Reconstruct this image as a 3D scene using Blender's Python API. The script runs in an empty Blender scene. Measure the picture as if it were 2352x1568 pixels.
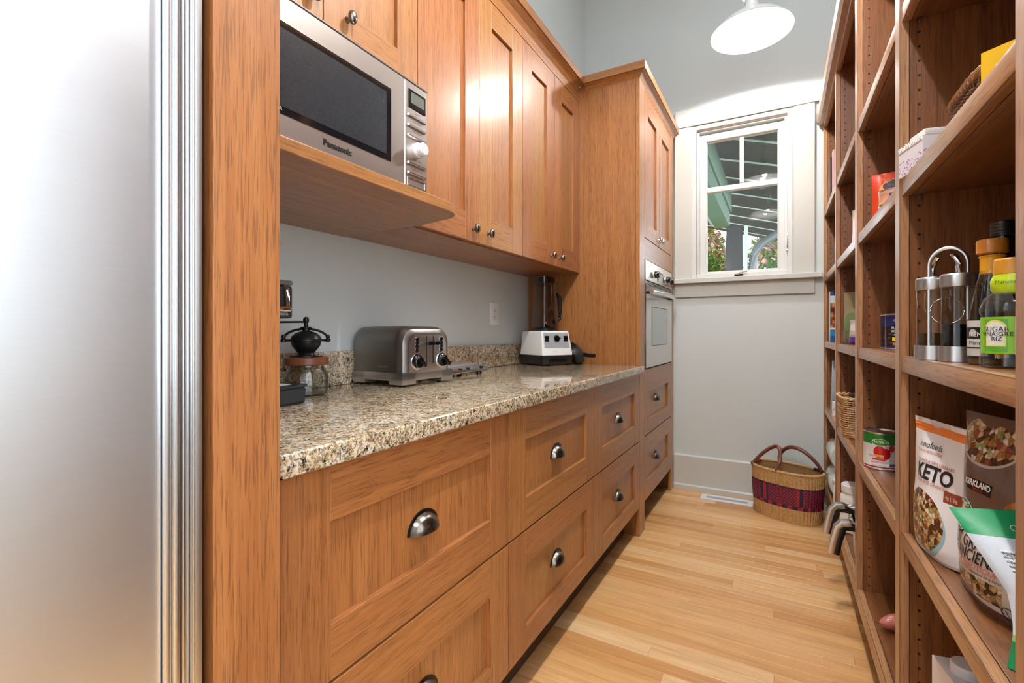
import bpy, bmesh, math, random
from math import sin, cos, pi, radians as RAD, sqrt
from mathutils import Vector, Matrix
random.seed(7)
SC = bpy.context.scene
COL = SC.collection

# ------------------------------------------------------------------ camera
cam_d = bpy.data.cameras.new('camera')
cam_d.sensor_width = 36.0
cam_d.lens = 1090.0 / 2352.0 * 36.0
cam_d.shift_y = -(784.0 - 763.0) / 2352.0
cam_d.clip_start = 0.02
cam = bpy.data.objects.new('camera', cam_d)
cam.location = (0, 0, 1.10)
cam.rotation_euler = (RAD(90), 0, RAD(29.35))
COL.objects.link(cam)
SC.camera = cam

# ------------------------------------------------------------------ world, view
W = bpy.data.worlds.new('sky'); SC.world = W
W.use_nodes = True
wn = W.node_tree
for n in list(wn.nodes): wn.nodes.remove(n)
wo = wn.nodes.new('ShaderNodeOutputWorld'); wb = wn.nodes.new('ShaderNodeBackground')
ws = wn.nodes.new('ShaderNodeTexSky')
ws.sky_type = 'HOSEK_WILKIE'
ws.sun_direction = (0.3, -0.5, 0.8)
ws.turbidity = 5.0
ws.ground_albedo = 0.4
wm = wn.nodes.new('ShaderNodeMixRGB'); wm.inputs[0].default_value = 0.75
wm.inputs[2].default_value = (0.86, 0.94, 1.0, 1)
wn.links.new(ws.outputs[0], wm.inputs[1]); wn.links.new(wm.outputs[0], wb.inputs[0])
wb.inputs[1].default_value = 4.0
wn.links.new(wb.outputs[0], wo.inputs[0])
PENDANT_W = 43.0
SC.view_settings.view_transform = 'Standard'
SC.view_settings.look = 'None'
SC.view_settings.gamma = 1.0
SC.view_settings.use_curve_mapping = False
SC.view_settings.exposure = 0.62

# ------------------------------------------------------------------ node helpers
def srgb(r, g, b, a=1.0):
    def f(c):
        c = c / 255.0
        return c / 12.92 if c <= 0.04045 else ((c + 0.055) / 1.055) ** 2.4
    return (f(r), f(g), f(b), a)

class NT:
    def __init__(s, name):
        s.m = bpy.data.materials.new(name); s.m.use_nodes = True
        s.t = s.m.node_tree
        for n in list(s.t.nodes): s.t.nodes.remove(n)
        s.out = s.n('ShaderNodeOutputMaterial')
        s.b = s.n('ShaderNodeBsdfPrincipled')
        s.l(s.b.outputs[0], s.out.inputs[0])
    def n(s, k): return s.t.nodes.new(k)
    def l(s, a, b): s.t.links.new(a, b)
    def put(s, sock, v):
        if v is None: return
        if hasattr(v, 'is_linked') or hasattr(v, 'links'): s.l(v, sock)
        else: sock.default_value = v
    def bs(s, **k):
        nm = {'color': 'Base Color', 'rough': 'Roughness', 'metal': 'Metallic', 'ior': 'IOR', 'trans': 'Transmission Weight',
              'alpha': 'Alpha', 'emit': 'Emission Color', 'estr': 'Emission Strength', 'spec': 'Specular IOR Level',
              'coat': 'Coat Weight', 'coatr': 'Coat Roughness', 'aniso': 'Anisotropic', 'sss': 'Subsurface Weight', 'normal': 'Normal'}
        for a, v in k.items(): s.put(s.b.inputs[nm[a]], v)
        return s
    def math(s, op, a, b=None, c=None, clamp=False):
        n = s.n('ShaderNodeMath'); n.operation = op; n.use_clamp = clamp
        s.put(n.inputs[0], a); s.put(n.inputs[1], b); s.put(n.inputs[2], c)
        return n.outputs[0]
    def mix(s, f, a, b, mode='MIX'):
        n = s.n('ShaderNodeMixRGB'); n.blend_type = mode
        s.put(n.inputs[0], f); s.put(n.inputs[1], a); s.put(n.inputs[2], b)
        return n.outputs[0]
    def coord(s, kind='Object', scale=(1, 1, 1), off=True, amt=13.7):
        tc = s.n('ShaderNodeTexCoord'); o = tc.outputs[kind]
        if off:
            oi = s.n('ShaderNodeObjectInfo')
            va = s.n('ShaderNodeVectorMath'); va.operation = 'ADD'
            mu = s.math('MULTIPLY', oi.outputs['Random'], amt)
            s.l(o, va.inputs[0]); s.l(mu, va.inputs[1]); o = va.outputs[0]
        mp = s.n('ShaderNodeMapping'); mp.inputs['Scale'].default_value = scale
        s.l(o, mp.inputs[0])
        return mp.outputs[0]
    def noise(s, vec, scale=1.0, detail=4, rough=.55, dist=0.0):
        n = s.n('ShaderNodeTexNoise'); s.l(vec, n.inputs['Vector'])
        n.inputs['Scale'].default_value = scale; n.inputs['Detail'].default_value = detail
        n.inputs['Roughness'].default_value = rough; n.inputs['Distortion'].default_value = dist
        return n.outputs[0]
    def voro(s, vec, scale=1.0, feat='F1', out=0):
        n = s.n('ShaderNodeTexVoronoi'); n.feature = feat; s.l(vec, n.inputs['Vector'])
        n.inputs['Scale'].default_value = scale
        return n.outputs[out]
    def ramp(s, f, stops, const=False):
        n = s.n('ShaderNodeValToRGB'); s.l(f, n.inputs[0])
        e = n.color_ramp.elements
        if const: n.color_ramp.interpolation = 'CONSTANT'
        while len(e) < len(stops): e.new(0.5)
        for i, (p, c) in enumerate(stops):
            e[i].position = p
            e[i].color = c if isinstance(c, tuple) else (c, c, c, 1)
        return n.outputs[0]
    def bump(s, h, strength=.2, dist=.001):
        n = s.n('ShaderNodeBump'); n.inputs['Strength'].default_value = strength
        n.inputs['Distance'].default_value = dist; s.l(h, n.inputs['Height'])
        s.l(n.outputs[0], s.b.inputs['Normal'])
    def random(s): return s.n('ShaderNodeObjectInfo').outputs['Random']

def plain(name, col, rough=.5, metal=0.0, **k):
    t = NT(name); t.bs(color=col, rough=rough, metal=metal, **k); return t.m

def oak(name, axis, dark, mid, light, rough=.44, var=.12, coat=0.45):
    t = NT(name)
    def sc(ac, al):
        v = [ac, ac, ac]; v['XYZ'.index(axis)] = al; return tuple(v)
    c1 = t.coord(scale=sc(60, 1.2)); n1 = t.noise(c1, 1, 5, .62, .5)
    c2 = t.coord(scale=sc(420, 17)); n2 = t.noise(c2, 1, 2, .5)
    c3 = t.coord(scale=sc(4, .5)); n3 = t.noise(c3, 1, 2, .5)
    c4 = t.coord(scale=sc(240, 3.0)); n4 = t.noise(c4, 1, 3, .6, .3)
    base = t.ramp(n1, [(.22, dark), (.48, mid), (.78, light)])
    line = t.ramp(n4, [(.34, .80), (.58, 1.0)])
    base = t.mix(.75, base, line, 'MULTIPLY')
    pore = t.ramp(n2, [(.36, .52), (.46, 1.0)])
    base = t.mix(.80, base, pore, 'MULTIPLY')
    slow = t.ramp(n3, [(.3, .90), (.7, 1.08)])
    base = t.mix(1.0, base, slow, 'MULTIPLY')
    hs = t.n('ShaderNodeHueSaturation'); t.l(base, hs.inputs['Color'])
    t.l(t.math('MULTIPLY_ADD', t.random(), var, 1.0 - var / 2), hs.inputs['Value'])
    t.l(t.math('MULTIPLY_ADD', t.random(), .012, .494), hs.inputs['Hue'])
    t.bs(color=hs.outputs[0], rough=rough, coat=coat, coatr=.23)
    t.bump(pore, .25, .0006)
    return t.m

OD, OM, OL = srgb(144, 86, 40), srgb(165, 105, 54), srgb(180, 121, 67)
M = {}
M['oak_z'] = oak('stained_oak_upright', 'Z', OD, OM, OL)
M['oak_y'] = oak('stained_oak_lengthwise', 'Y', OD, OM, OL)
M['oak_x'] = oak('stained_oak_crosswise', 'X', OD, OM, OL)
SD, SM_, SL = srgb(92, 52, 23), srgb(122, 73, 35), srgb(142, 91, 49)  # cabinet oak darkened in its colour for the shade inside the shelving
M['sh_z'] = oak('shaded_shelf_oak_upright', 'Z', SD, SM_, SL, rough=.38, var=.1)
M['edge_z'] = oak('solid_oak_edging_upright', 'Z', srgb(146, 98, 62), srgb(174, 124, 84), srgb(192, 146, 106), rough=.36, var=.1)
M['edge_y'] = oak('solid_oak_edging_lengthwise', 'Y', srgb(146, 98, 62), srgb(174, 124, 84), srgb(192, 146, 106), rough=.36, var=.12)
M['sh_y'] = oak('shaded_shelf_oak_lengthwise', 'Y', SD, SM_, SL, rough=.38, var=.12)

def floor_mat():
    t = NT('light_oak_strip_floor')
    c1 = t.coord(scale=(1.6, 40, 40)); n1 = t.noise(c1, 1, 5, .6, .8)
    c2 = t.coord(scale=(9, 380, 380)); n2 = t.noise(c2, 1, 2, .5)
    c3 = t.coord(scale=(3, 14, 14)); n3 = t.noise(c3, 1, 3, .6, 1.5)
    base = t.ramp(n1, [(.25, srgb(214, 168, 116)), (.5, srgb(236, 198, 148)), (.75, srgb(246, 216, 172))])
    pore = t.ramp(n2, [(.35, .86), (.5, 1.0)])
    base = t.mix(.8, base, pore, 'MULTIPLY')
    base = t.mix(.6, base, t.ramp(n3, [(.35, .88), (.65, 1.05)]), 'MULTIPLY')
    r = t.random()
    tint = t.ramp(r, [(0, srgb(214, 182, 146)), (.2, srgb(244, 226, 204)), (.4, srgb(228, 204, 172)), (.6, srgb(255, 252, 248)), (.8, srgb(236, 214, 184)), (1, srgb(255, 246, 230))])
    base = t.mix(1.0, base, tint, 'MULTIPLY')
    t.bs(color=base, rough=.33, coat=.15, coatr=.2)
    t.bump(pore, .12, .0004)
    return t.m
M['floor'] = floor_mat()

def granite_mat():
    t = NT('speckled_granite')
    c = t.coord(off=False)
    n1 = t.noise(c, 42, 6, .72, .8)
    n2 = t.noise(c, 120, 4, .65)
    v = t.voro(c, 300, 'F1', 1)
    base = t.ramp(n1, [(.30, srgb(120, 104, 92)), (.42, srgb(182, 156, 122)), (.54, srgb(216, 196, 166)), (.68, srgb(208, 202, 198))])
    sep = t.n('ShaderNodeSeparateColor'); t.l(v, sep.inputs[0])
    grey = t.ramp(sep.outputs[0], [(0, srgb(92, 88, 90)), (.22, srgb(150, 144, 140)), (.34, srgb(255, 255, 255))], const=True)
    base = t.mix(.6, base, grey, 'MULTIPLY')
    bl = t.noise(c, 78, 6, .8, .3)
    black = t.ramp(bl, [(.415, srgb(20, 18, 20)), (.455, srgb(255, 255, 255))])
    base = t.mix(.97, base, black, 'MULTIPLY')
    br = t.ramp(n2, [(.36, srgb(120, 90, 66)), (.43, srgb(255, 255, 255))])
    base = t.mix(.7, base, br, 'MULTIPLY')
    t.bs(color=base, rough=.06, spec=.6)
    return t.m
M['granite'] = granite_mat()

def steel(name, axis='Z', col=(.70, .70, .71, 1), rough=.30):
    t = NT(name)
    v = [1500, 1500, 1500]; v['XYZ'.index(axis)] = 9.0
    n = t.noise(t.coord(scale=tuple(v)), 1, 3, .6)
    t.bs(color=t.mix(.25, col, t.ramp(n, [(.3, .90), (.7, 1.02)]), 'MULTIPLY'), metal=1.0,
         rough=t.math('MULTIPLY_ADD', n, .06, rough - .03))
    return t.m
M['steel_z'] = steel('brushed_steel_upright', 'Z')
M['steel_y'] = steel('brushed_steel_sideways', 'Y')
M['steel_x'] = steel('brushed_steel_crosswise', 'X')
M['fridge'] = steel('brushed_fridge_steel', 'Y', (.86, .89, .93, 1), .36)
M['chrome'] = plain('polished_chrome', (.82, .82, .84, 1), .08, 1.0)
M['alu'] = plain('satin_aluminium', (.80, .81, .83, 1), .22, 1.0)
def aged():
    t = NT('aged_pewter'); n = t.noise(t.coord(scale=(70, 70, 70)), 1, 4, .6)
    t.bs(color=t.ramp(n, [(.3, srgb(92, 84, 76)), (.7, srgb(150, 142, 134))]), metal=1.0, rough=.27); return t.m
M['pewter'] = aged()
M['pewter_dark'] = plain('dark_pewter', srgb(70, 64, 58), .35, 1.0)
def paint(name, col, rough=.55):
    t = NT(name); n = t.noise(t.coord(scale=(2, 2, 2), off=False), 1, 3, .5)
    f = t.noise(t.coord(scale=(300, 300, 300), off=False), 1, 2, .5)
    t.bs(color=t.mix(.5, col, t.ramp(n, [(.3, .96), (.7, 1.02)]), 'MULTIPLY'), rough=rough); t.bump(f, .04, .0005); return t.m
M['wall'] = paint('grey_wall_paint', srgb(211, 217, 217))
M['trim'] = paint('warm_white_trim_paint', srgb(206, 206, 200), .35)
M['sash'] = paint('white_sash_paint', srgb(220, 220, 218), .3)
M['ceil'] = paint('ceiling_paint', srgb(228, 228, 224))
M['black'] = plain('black_plastic', srgb(22, 22, 24), .35)
M['black_gl'] = plain('glossy_black', srgb(14, 14, 16), .1)
M['iron'] = plain('black_cast_iron', srgb(24, 24, 26), .38, .3)
M['grey_pl'] = plain('grey_plastic', srgb(150, 152, 156), .4)
M['white_pl'] = plain('white_plastic', srgb(238, 238, 238), .35)
M['white_enamel'] = plain('white_enamel', srgb(240, 240, 238), .25)
M['dark_hole'] = plain('drilled_hole_dark', srgb(18, 11, 7), .9)
def glass(name, col=(1, 1, 1, 1), rough=0.0, ior=1.45):
    t = NT(name); t.bs(color=col, rough=rough, trans=1.0, ior=ior); return t.m
def pane_mat(name, tint=(1, 1, 1, 1), ior=1.5):
    # thin clear sheet: lets light straight through and mirrors a little by Fresnel
    t = NT(name)
    tr = t.n('ShaderNodeBsdfTransparent'); tr.inputs[0].default_value = tint
    gl = t.n('ShaderNodeBsdfGlossy'); gl.inputs['Roughness'].default_value = 0.0
    lw = t.n('ShaderNodeLayerWeight'); lw.inputs[0].default_value = .5
    f0 = ((ior - 1) / (ior + 1)) ** 2
    fac = t.math('MULTIPLY_ADD', t.math('POWER', lw.outputs['Facing'], 5.0), 1 - f0, f0)
    mx = t.n('ShaderNodeMixShader'); t.l(fac, mx.inputs[0]); t.l(tr.outputs[0], mx.inputs[1]); t.l(gl.outputs[0], mx.inputs[2])
    t.l(mx.outputs[0], t.out.inputs[0]); return t.m
M['pane'] = pane_mat('window_glass', ior=1.36)
M['clear'] = pane_mat('clear_thin_plastic', (.90, .90, .90, 1))
def vessel(name, mid, edge, p=3.0):
    # hollow glassware: darker and shinier towards its outline
    t = NT(name); lw = t.n('ShaderNodeLayerWeight'); lw.inputs[0].default_value = .5
    fc = t.math('POWER', lw.outputs['Facing'], p)
    tr = t.n('ShaderNodeBsdfTransparent'); t.l(t.mix(fc, mid, edge), tr.inputs[0])
    gl = t.n('ShaderNodeBsdfGlossy'); gl.inputs['Roughness'].default_value = .02
    mx = t.n('ShaderNodeMixShader'); t.l(t.math('MULTIPLY_ADD', fc, .55, .05), mx.inputs[0])
    t.l(tr.outputs[0], mx.inputs[1]); t.l(gl.outputs[0], mx.inputs[2]); t.l(mx.outputs[0], t.out.inputs[0]); return t.m
M['jar'] = vessel('jar_glass', (.95, .96, .95, 1), (.40, .42, .42, 1))
M['smoke'] = vessel('smoky_clear_plastic', (.66, .61, .58, 1), (.28, .25, .24, 1), 1.6)
M['dark_glass'] = plain('dark_oven_glass', srgb(20, 20, 22), .06)

# ------------------------------------------------------------------ mesh builder
class MB:
    def __init__(s): s.v = []; s.f = []; s.mi = []; s.uv = []
    def face(s, idx, m=0, uv=None): s.f.append(tuple(idx)); s.mi.append(m); s.uv.append(uv)
    def box(s, x0, x1, y0, y1, z0, z1, m=0):
        b = len(s.v)
        s.v += [(x0, y0, z0), (x1, y0, z0), (x1, y1, z0), (x0, y1, z0), (x0, y0, z1), (x1, y0, z1), (x1, y1, z1), (x0, y1, z1)]
        for q in ((3, 2, 1, 0), (4, 5, 6, 7), (0, 1, 5, 4), (1, 2, 6, 5), (2, 3, 7, 6), (3, 0, 4, 7)):
            s.face([b + i for i in q], m)
        return s
    def prism(s, poly, axis, a0, a1, m=0):
        # poly: 2-D outline; axis: extrusion axis; order of the other two axes is cyclic
        def p3(p, a):
            if axis == 'X': return (a, p[0], p[1])
            if axis == 'Y': return (p[0], a, p[1])
            return (p[0], p[1], a)
        b = len(s.v); n = len(poly)
        s.v += [p3(p, a0) for p in poly] + [p3(p, a1) for p in poly]
        s.face([b + i for i in range(n)][::-1], m); s.face([b + n + i for i in range(n)], m)
        for i in range(n):
            j = (i + 1) % n
            s.face([b + i, b + j, b + n + j, b + n + i], m)
        return s
    def lathe(s, prof, c=(0, 0, 0), seg=32, axis='Z', m=0, sx=1.0, sy=1.0, mats=None, uvr=None):
        # prof: (radius, height) pairs; mats: material index of every segment
        b = len(s.v); k = len(prof)
        tot = [0.0]
        for i in range(1, k): tot.append(tot[-1] + math.hypot(prof[i][0] - prof[i - 1][0], prof[i][1] - prof[i - 1][1]))
        for r, h in prof:
            for j in range(seg):
                a = 2 * pi * j / seg
                x, y = r * cos(a) * sx, r * sin(a) * sy
                if axis == 'Z': p = (c[0] + x, c[1] + y, c[2] + h)
                elif axis == 'X': p = (c[0] + h, c[1] + x, c[2] + y)
                else: p = (c[0] + y, c[1] + h, c[2] + x)
                s.v.append(p)
        z0, z1 = (uvr if uvr else (min(h for _, h in prof), max(h for _, h in prof)))
        for i in range(k - 1):
            for j in range(seg):
                j2 = (j + 1) % seg
                u0, u1 = j / seg, (j + 1) / seg
                v0, v1 = (prof[i][1] - z0) / max(1e-9, z1 - z0), (prof[i + 1][1] - z0) / max(1e-9, z1 - z0)
                s.face([b + i * seg + j, b + i * seg + j2, b + (i + 1) * seg + j2, b + (i + 1) * seg + j],
                       mats[i] if mats else m, [(u0, v0), (u1, v0), (u1, v1), (u0, v1)])
        if prof[0][0] > 1e-6: s.face([b + j for j in range(seg)][::-1], mats[0] if mats else m)
        if prof[-1][0] > 1e-6: s.face([b + (k - 1) * seg + j for j in range(seg)], mats[-1] if mats else m)
        return s
    def tube(s, pts, r, seg=8, m=0, closed=False, flat=None, up=None):
        # sweep a circle (or an ellipse flat=(a, b)) along pts
        P = [Vector(p) for p in pts]; n = len(P); b = len(s.v)
        ref = Vector(up) if up else Vector((0.13, 0.21, 1))
        for i in range(n):
            if closed: t = P[(i + 1) % n] - P[i - 1]
            else: t = P[min(i + 1, n - 1)] - P[max(i - 1, 0)]
            if t.length < 1e-9: t = Vector((0, 0, 1))
            t.normalize()
            a = t.cross(ref)
            if a.length < 1e-4: a = t.cross(Vector((1, 0, 0)))
            a.normalize(); d = a.cross(t).normalized()
            rr = r[i] if isinstance(r, (list, tuple)) else r
            for j in range(seg):
                w = 2 * pi * j / seg
                if flat: q = P[i] + a * (flat[0] * cos(w)) + d * (flat[1] * sin(w))
                else: q = P[i] + a * (rr * cos(w)) + d * (rr * sin(w))
                s.v.append(tuple(q))
        for i in range(n if closed else n - 1):
            i2 = (i + 1) % n
            for j in range(seg):
                j2 = (j + 1) % seg
                s.face([b + i * seg + j, b + i * seg + j2, b + i2 * seg + j2, b + i2 * seg + j], m)
        if not closed:
            s.face([b + j for j in range(seg)][::-1], m); s.face([b + (n - 1) * seg + j for j in range(seg)], m)
        return s
    def grid(s, fn, nu, nv, m=0, cu=False, cv=False, mf=None, uvf=None):
        b = len(s.v); a = nu if cu else nu + 1; c = nv if cv else nv + 1
        for j in range(c):
            for i in range(a): s.v.append(tuple(fn(i / nu, j / nv)))
        for j in range(nv):
            for i in range(nu):
                i2, j2 = (i + 1) % a, (j + 1) % c
                mm = mf((i + .5) / nu, (j + .5) / nv) if mf else m
                uv = [(i / nu, j / nv), ((i + 1) / nu, j / nv), ((i + 1) / nu, (j + 1) / nv), (i / nu, (j + 1) / nv)]
                if uvf: uv = [uvf(*q) for q in uv]
                s.face([b + j * a + i, b + j * a + i2, b + j2 * a + i2, b + j2 * a + i], mm, uv)
        return s
    def xf(s, mat, start=0):
        for i in range(start, len(s.v)): s.v[i] = tuple(mat @ Vector(s.v[i]))
        return s
    def build(s, name, mats, parent=None, world=False, bev=0.0, seg=1, smooth=None, ang=35, fixn=True):
        me = bpy.data.meshes.new(name)
        v = s.v
        o = bpy.data.objects.new(name, me)
        if parent is not None:
            pl = wloc(parent)
            if not world: pl = pl - Vector(root_of(parent).location)
            v = [(p[0] - pl.x, p[1] - pl.y, p[2] - pl.z) for p in v]
        # the object's own origin goes to the middle of its footprint
        xs = [p[0] for p in v]; ys = [p[1] for p in v]; zs = [p[2] for p in v]
        c = ((min(xs) + max(xs)) / 2, (min(ys) + max(ys)) / 2, min(zs))
        me.from_pydata([(p[0] - c[0], p[1] - c[1], p[2] - c[2]) for p in v], [], s.f)
        if not isinstance(mats, (list, tuple)): mats = [mats]
        for q in mats: me.materials.append(M[q] if isinstance(q, str) else q)
        me.polygons.foreach_set('material_index', s.mi)
        if any(u is not None for u in s.uv):
            ul = me.uv_layers.new(name='UVMap')
            for p, u in zip(me.polygons, s.uv):
                if u:
                    for k, li in enumerate(p.loop_indices): ul.data[li].uv = u[k]
        bm = bmesh.new(); bm.from_mesh(me)
        if fixn: bmesh.ops.recalc_face_normals(bm, faces=bm.faces)
        if bev > 0:
            es = [e for e in bm.edges if len(e.link_faces) == 2 and e.calc_face_angle(0) > RAD(40)]
            bmesh.ops.bevel(bm, geom=es, offset=bev, segments=seg, profile=.6, affect='EDGES', clamp_overlap=True)
        if smooth is None: smooth = (bev > 0 and seg > 1)
        if smooth:
            for f_ in bm.faces: f_.smooth = True
            for e in bm.edges:
                e.smooth = not (len(e.link_faces) == 2 and e.calc_face_angle(0) > RAD(ang))
        bm.to_mesh(me); bm.free(); me.update()
        o.location = c
        if parent is not None: o.parent = parent
        COL.objects.link(o)
        return o

def root_of(o):
    while o.parent: o = o.parent
    return o
def wloc(o):
    v = Vector(o.location); p = o.parent
    while p: v = v + Vector(p.location); p = p.parent
    return v

def thing(name, label, cat, loc=(0, 0, 0), rz=0.0, group=None):
    o = bpy.data.objects.new(name, None); COL.objects.link(o)
    o.empty_display_size = .05
    o.location = loc; o.rotation_euler = (0, 0, rz)
    o['label'] = label; o['category'] = cat
    if group: o['group'] = group
    return o
def tag(o, label, cat, group=None):
    o['label'] = label; o['category'] = cat
    if group: o['group'] = group
    return o
def struct(o):
    o['kind'] = 'structure'; return o
def copy_tree(o, parent=None):
    c = o.copy(); COL.objects.link(c)
    if parent is not None: c.parent = parent
    for ch in list(o.children): copy_tree(ch, c)
    return c

# ------------------------------------------------------------------ flat lettering
def text_mb(txt, size, fn, m=0, cut=0.0, sx=1.0, align='CENTER', shear=0.0, bold=0.0):
    cu = bpy.data.curves.new('lettering', 'FONT'); cu.body = txt; cu.size = size
    cu.align_x = align; cu.align_y = 'CENTER'; cu.shear = shear; cu.offset = bold; cu.resolution_u = 3
    ob = bpy.data.objects.new('lettering', cu)
    me = bpy.data.meshes.new_from_object(ob)
    bm = bmesh.new(); bm.from_mesh(me)
    bmesh.ops.triangulate(bm, faces=bm.faces)
    if cut > 0 and bm.verts:
        x0 = min(v.co.x for v in bm.verts); x1 = max(v.co.x for v in bm.verts)
        k = x0 + cut
        while k < x1:
            bmesh.ops.bisect_plane(bm, geom=bm.verts[:] + bm.edges[:] + bm.faces[:], plane_co=(k, 0, 0), plane_no=(1, 0, 0))
            k += cut
    bm.verts.ensure_lookup_table()
    mb = MB(); mb.v = [tuple(fn(v.co.x * sx, v.co.y)) for v in bm.verts]
    for f_ in bm.faces: mb.face([v.index for v in f_.verts], m)
    bm.free(); bpy.data.objects.remove(ob); bpy.data.curves.remove(cu); bpy.data.meshes.remove(me)
    return mb
def letters(txt, size, fn, mat, parent, name='lettering', **k):
    mb = text_mb(txt, size, fn, **k)
    if not mb.f: return None
    return mb.build(name, mat, parent, fixn=False)

# ------------------------------------------------------------------ printed packaging (flat print by UV)
def print_mat(name, base, shapes, rough=.4, coat=0.0, wr=0.0, spec=.5):
    t = NT(name)
    tc = t.n('ShaderNodeTexCoord'); uv = tc.outputs['UV']
    sp = t.n('ShaderNodeSeparateXYZ'); t.l(uv, sp.inputs[0]); u, v = sp.outputs[0], sp.outputs[1]
    def tex(kind):
        mp = t.n('ShaderNodeMapping'); t.l(uv, mp.inputs[0])
        if kind == 'granola':
            mp.inputs['Scale'].default_value = (13, 19, 1)
            vc = t.voro(mp.outputs[0], 1.7, 'F1', 1); sc_ = t.n('ShaderNodeSeparateColor'); t.l(vc, sc_.inputs[0])
            c = t.ramp(sc_.outputs[0], [(0, srgb(92, 52, 26)), (.22, srgb(176, 120, 66)), (.42, srgb(214, 176, 120)), (.62, srgb(236, 222, 196)), (.78, srgb(150, 70, 50)), (.9, srgb(160, 164, 96))], const=True)
            d = t.voro(mp.outputs[0], 1.7, 'DISTANCE_TO_EDGE', 0)
            c = t.mix(.8, c, t.ramp(d, [(0, .35), (.18, 1.0)]), 'MULTIPLY')
            return t.mix(.5, c, t.ramp(t.noise(mp.outputs[0], 4, 3), [(.3, .6), (.7, 1.2)]), 'MULTIPLY')
        if kind == 'oats':
            mp.inputs['Scale'].default_value = (14, 20, 1)
            vc = t.voro(mp.outputs[0], 2.0, 'F1', 1); sc_ = t.n('ShaderNodeSeparateColor'); t.l(vc, sc_.inputs[0])
            c = t.ramp(sc_.outputs[0], [(0, srgb(70, 48, 34)), (.2, srgb(150, 112, 74)), (.5, srgb(190, 152, 106)), (.8, srgb(212, 184, 142))], const=True)
            d = t.voro(mp.outputs[0], 2.0, 'DISTANCE_TO_EDGE', 0)
            return t.mix(.8, c, t.ramp(d, [(0, .3), (.2, 1.0)]), 'MULTIPLY')
        if kind == 'nuts':
            mp.inputs['Scale'].default_value = (6, 8, 1)
            d = t.voro(mp.outputs[0], 1.0, 'F1', 0)
            return t.ramp(d, [(0, srgb(226, 166, 104)), (.35, srgb(176, 104, 56)), (.6, srgb(70, 36, 22))])
        if kind == 'beans':
            mp.inputs['Scale'].default_value = (14, 10, 1)
            d = t.voro(mp.outputs[0], 1.0, 'F1', 0)
            return t.ramp(d, [(0, srgb(120, 84, 70)), (.3, srgb(62, 34, 28)), (.6, srgb(24, 14, 18))])
        if kind == 'smallprint':
            mp.inputs['Scale'].default_value = (60, 40, 1)
            w = t.math('SINE', t.math('MULTIPLY', v, 220.0))
            n = t.noise(mp.outputs[0], 1.0, 1)
            return t.ramp(t.math('ADD', t.math('MULTIPLY', w, .25), n), [(.42, srgb(232, 238, 246)), (.66, srgb(96, 104, 116))])
        if kind == 'floral':
            mp.inputs['Scale'].default_value = (12, 12, 1)
            d = t.voro(mp.outputs[0], 1.0, 'F1', 0)
            return t.ramp(d, [(.2, srgb(150, 110, 170)), (.5, srgb(236, 232, 244))])
        return (1, 1, 1, 1)
    def cc(c): return tex(c) if isinstance(c, str) else c
    col = cc(base)
    for sh in shapes:
        if sh[0] == 'rect':
            _, u0, v0, u1, v1, c = sh
            k = t.math('MULTIPLY', t.math('MULTIPLY', t.math('GREATER_THAN', u, u0), t.math('LESS_THAN', u, u1)),
                       t.math('MULTIPLY', t.math('GREATER_THAN', v, v0), t.math('LESS_THAN', v, v1)))
        elif sh[0] == 'line':   # below the slanted line v = v0 + k u, inside [ua, ub]
            _, v0, kk, c = sh
            k = t.math('LESS_THAN', t.math('SUBTRACT', v, t.math('MULTIPLY', u, kk)), v0)
        else:
            _, a, b, ra, rb, c = sh
            du = t.math('DIVIDE', t.math('SUBTRACT', u, a), ra); dv = t.math('DIVIDE', t.math('SUBTRACT', v, b), rb)
            k = t.math('LESS_THAN', t.math('ADD', t.math('MULTIPLY', du, du), t.math('MULTIPLY', dv, dv)), 1.0)
        col = t.mix(k, col, cc(c))
    t.bs(color=col, rough=rough, coat=coat, coatr=.08, spec=spec)
    if wr > 0:
        n = t.noise(t.coord(scale=(18, 18, 18)), 1, 3, .6, 1.0); t.bump(n, wr, .01)
    return t.m
def ring(mb, x0, x1, z0, z1, w, ya, yb, wt=None, wb=None, m=0):
    wt = wt or w; wb = wb or w
    mb.box(x0, x0 + w, ya, yb, z0, z1, m).box(x1 - w, x1, ya, yb, z0, z1, m)
    mb.box(x0 + w, x1 - w, ya, yb, z1 - wt, z1, m).box(x0 + w, x1 - w, ya, yb, z0, z0 + wb, m)
    return mb
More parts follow.
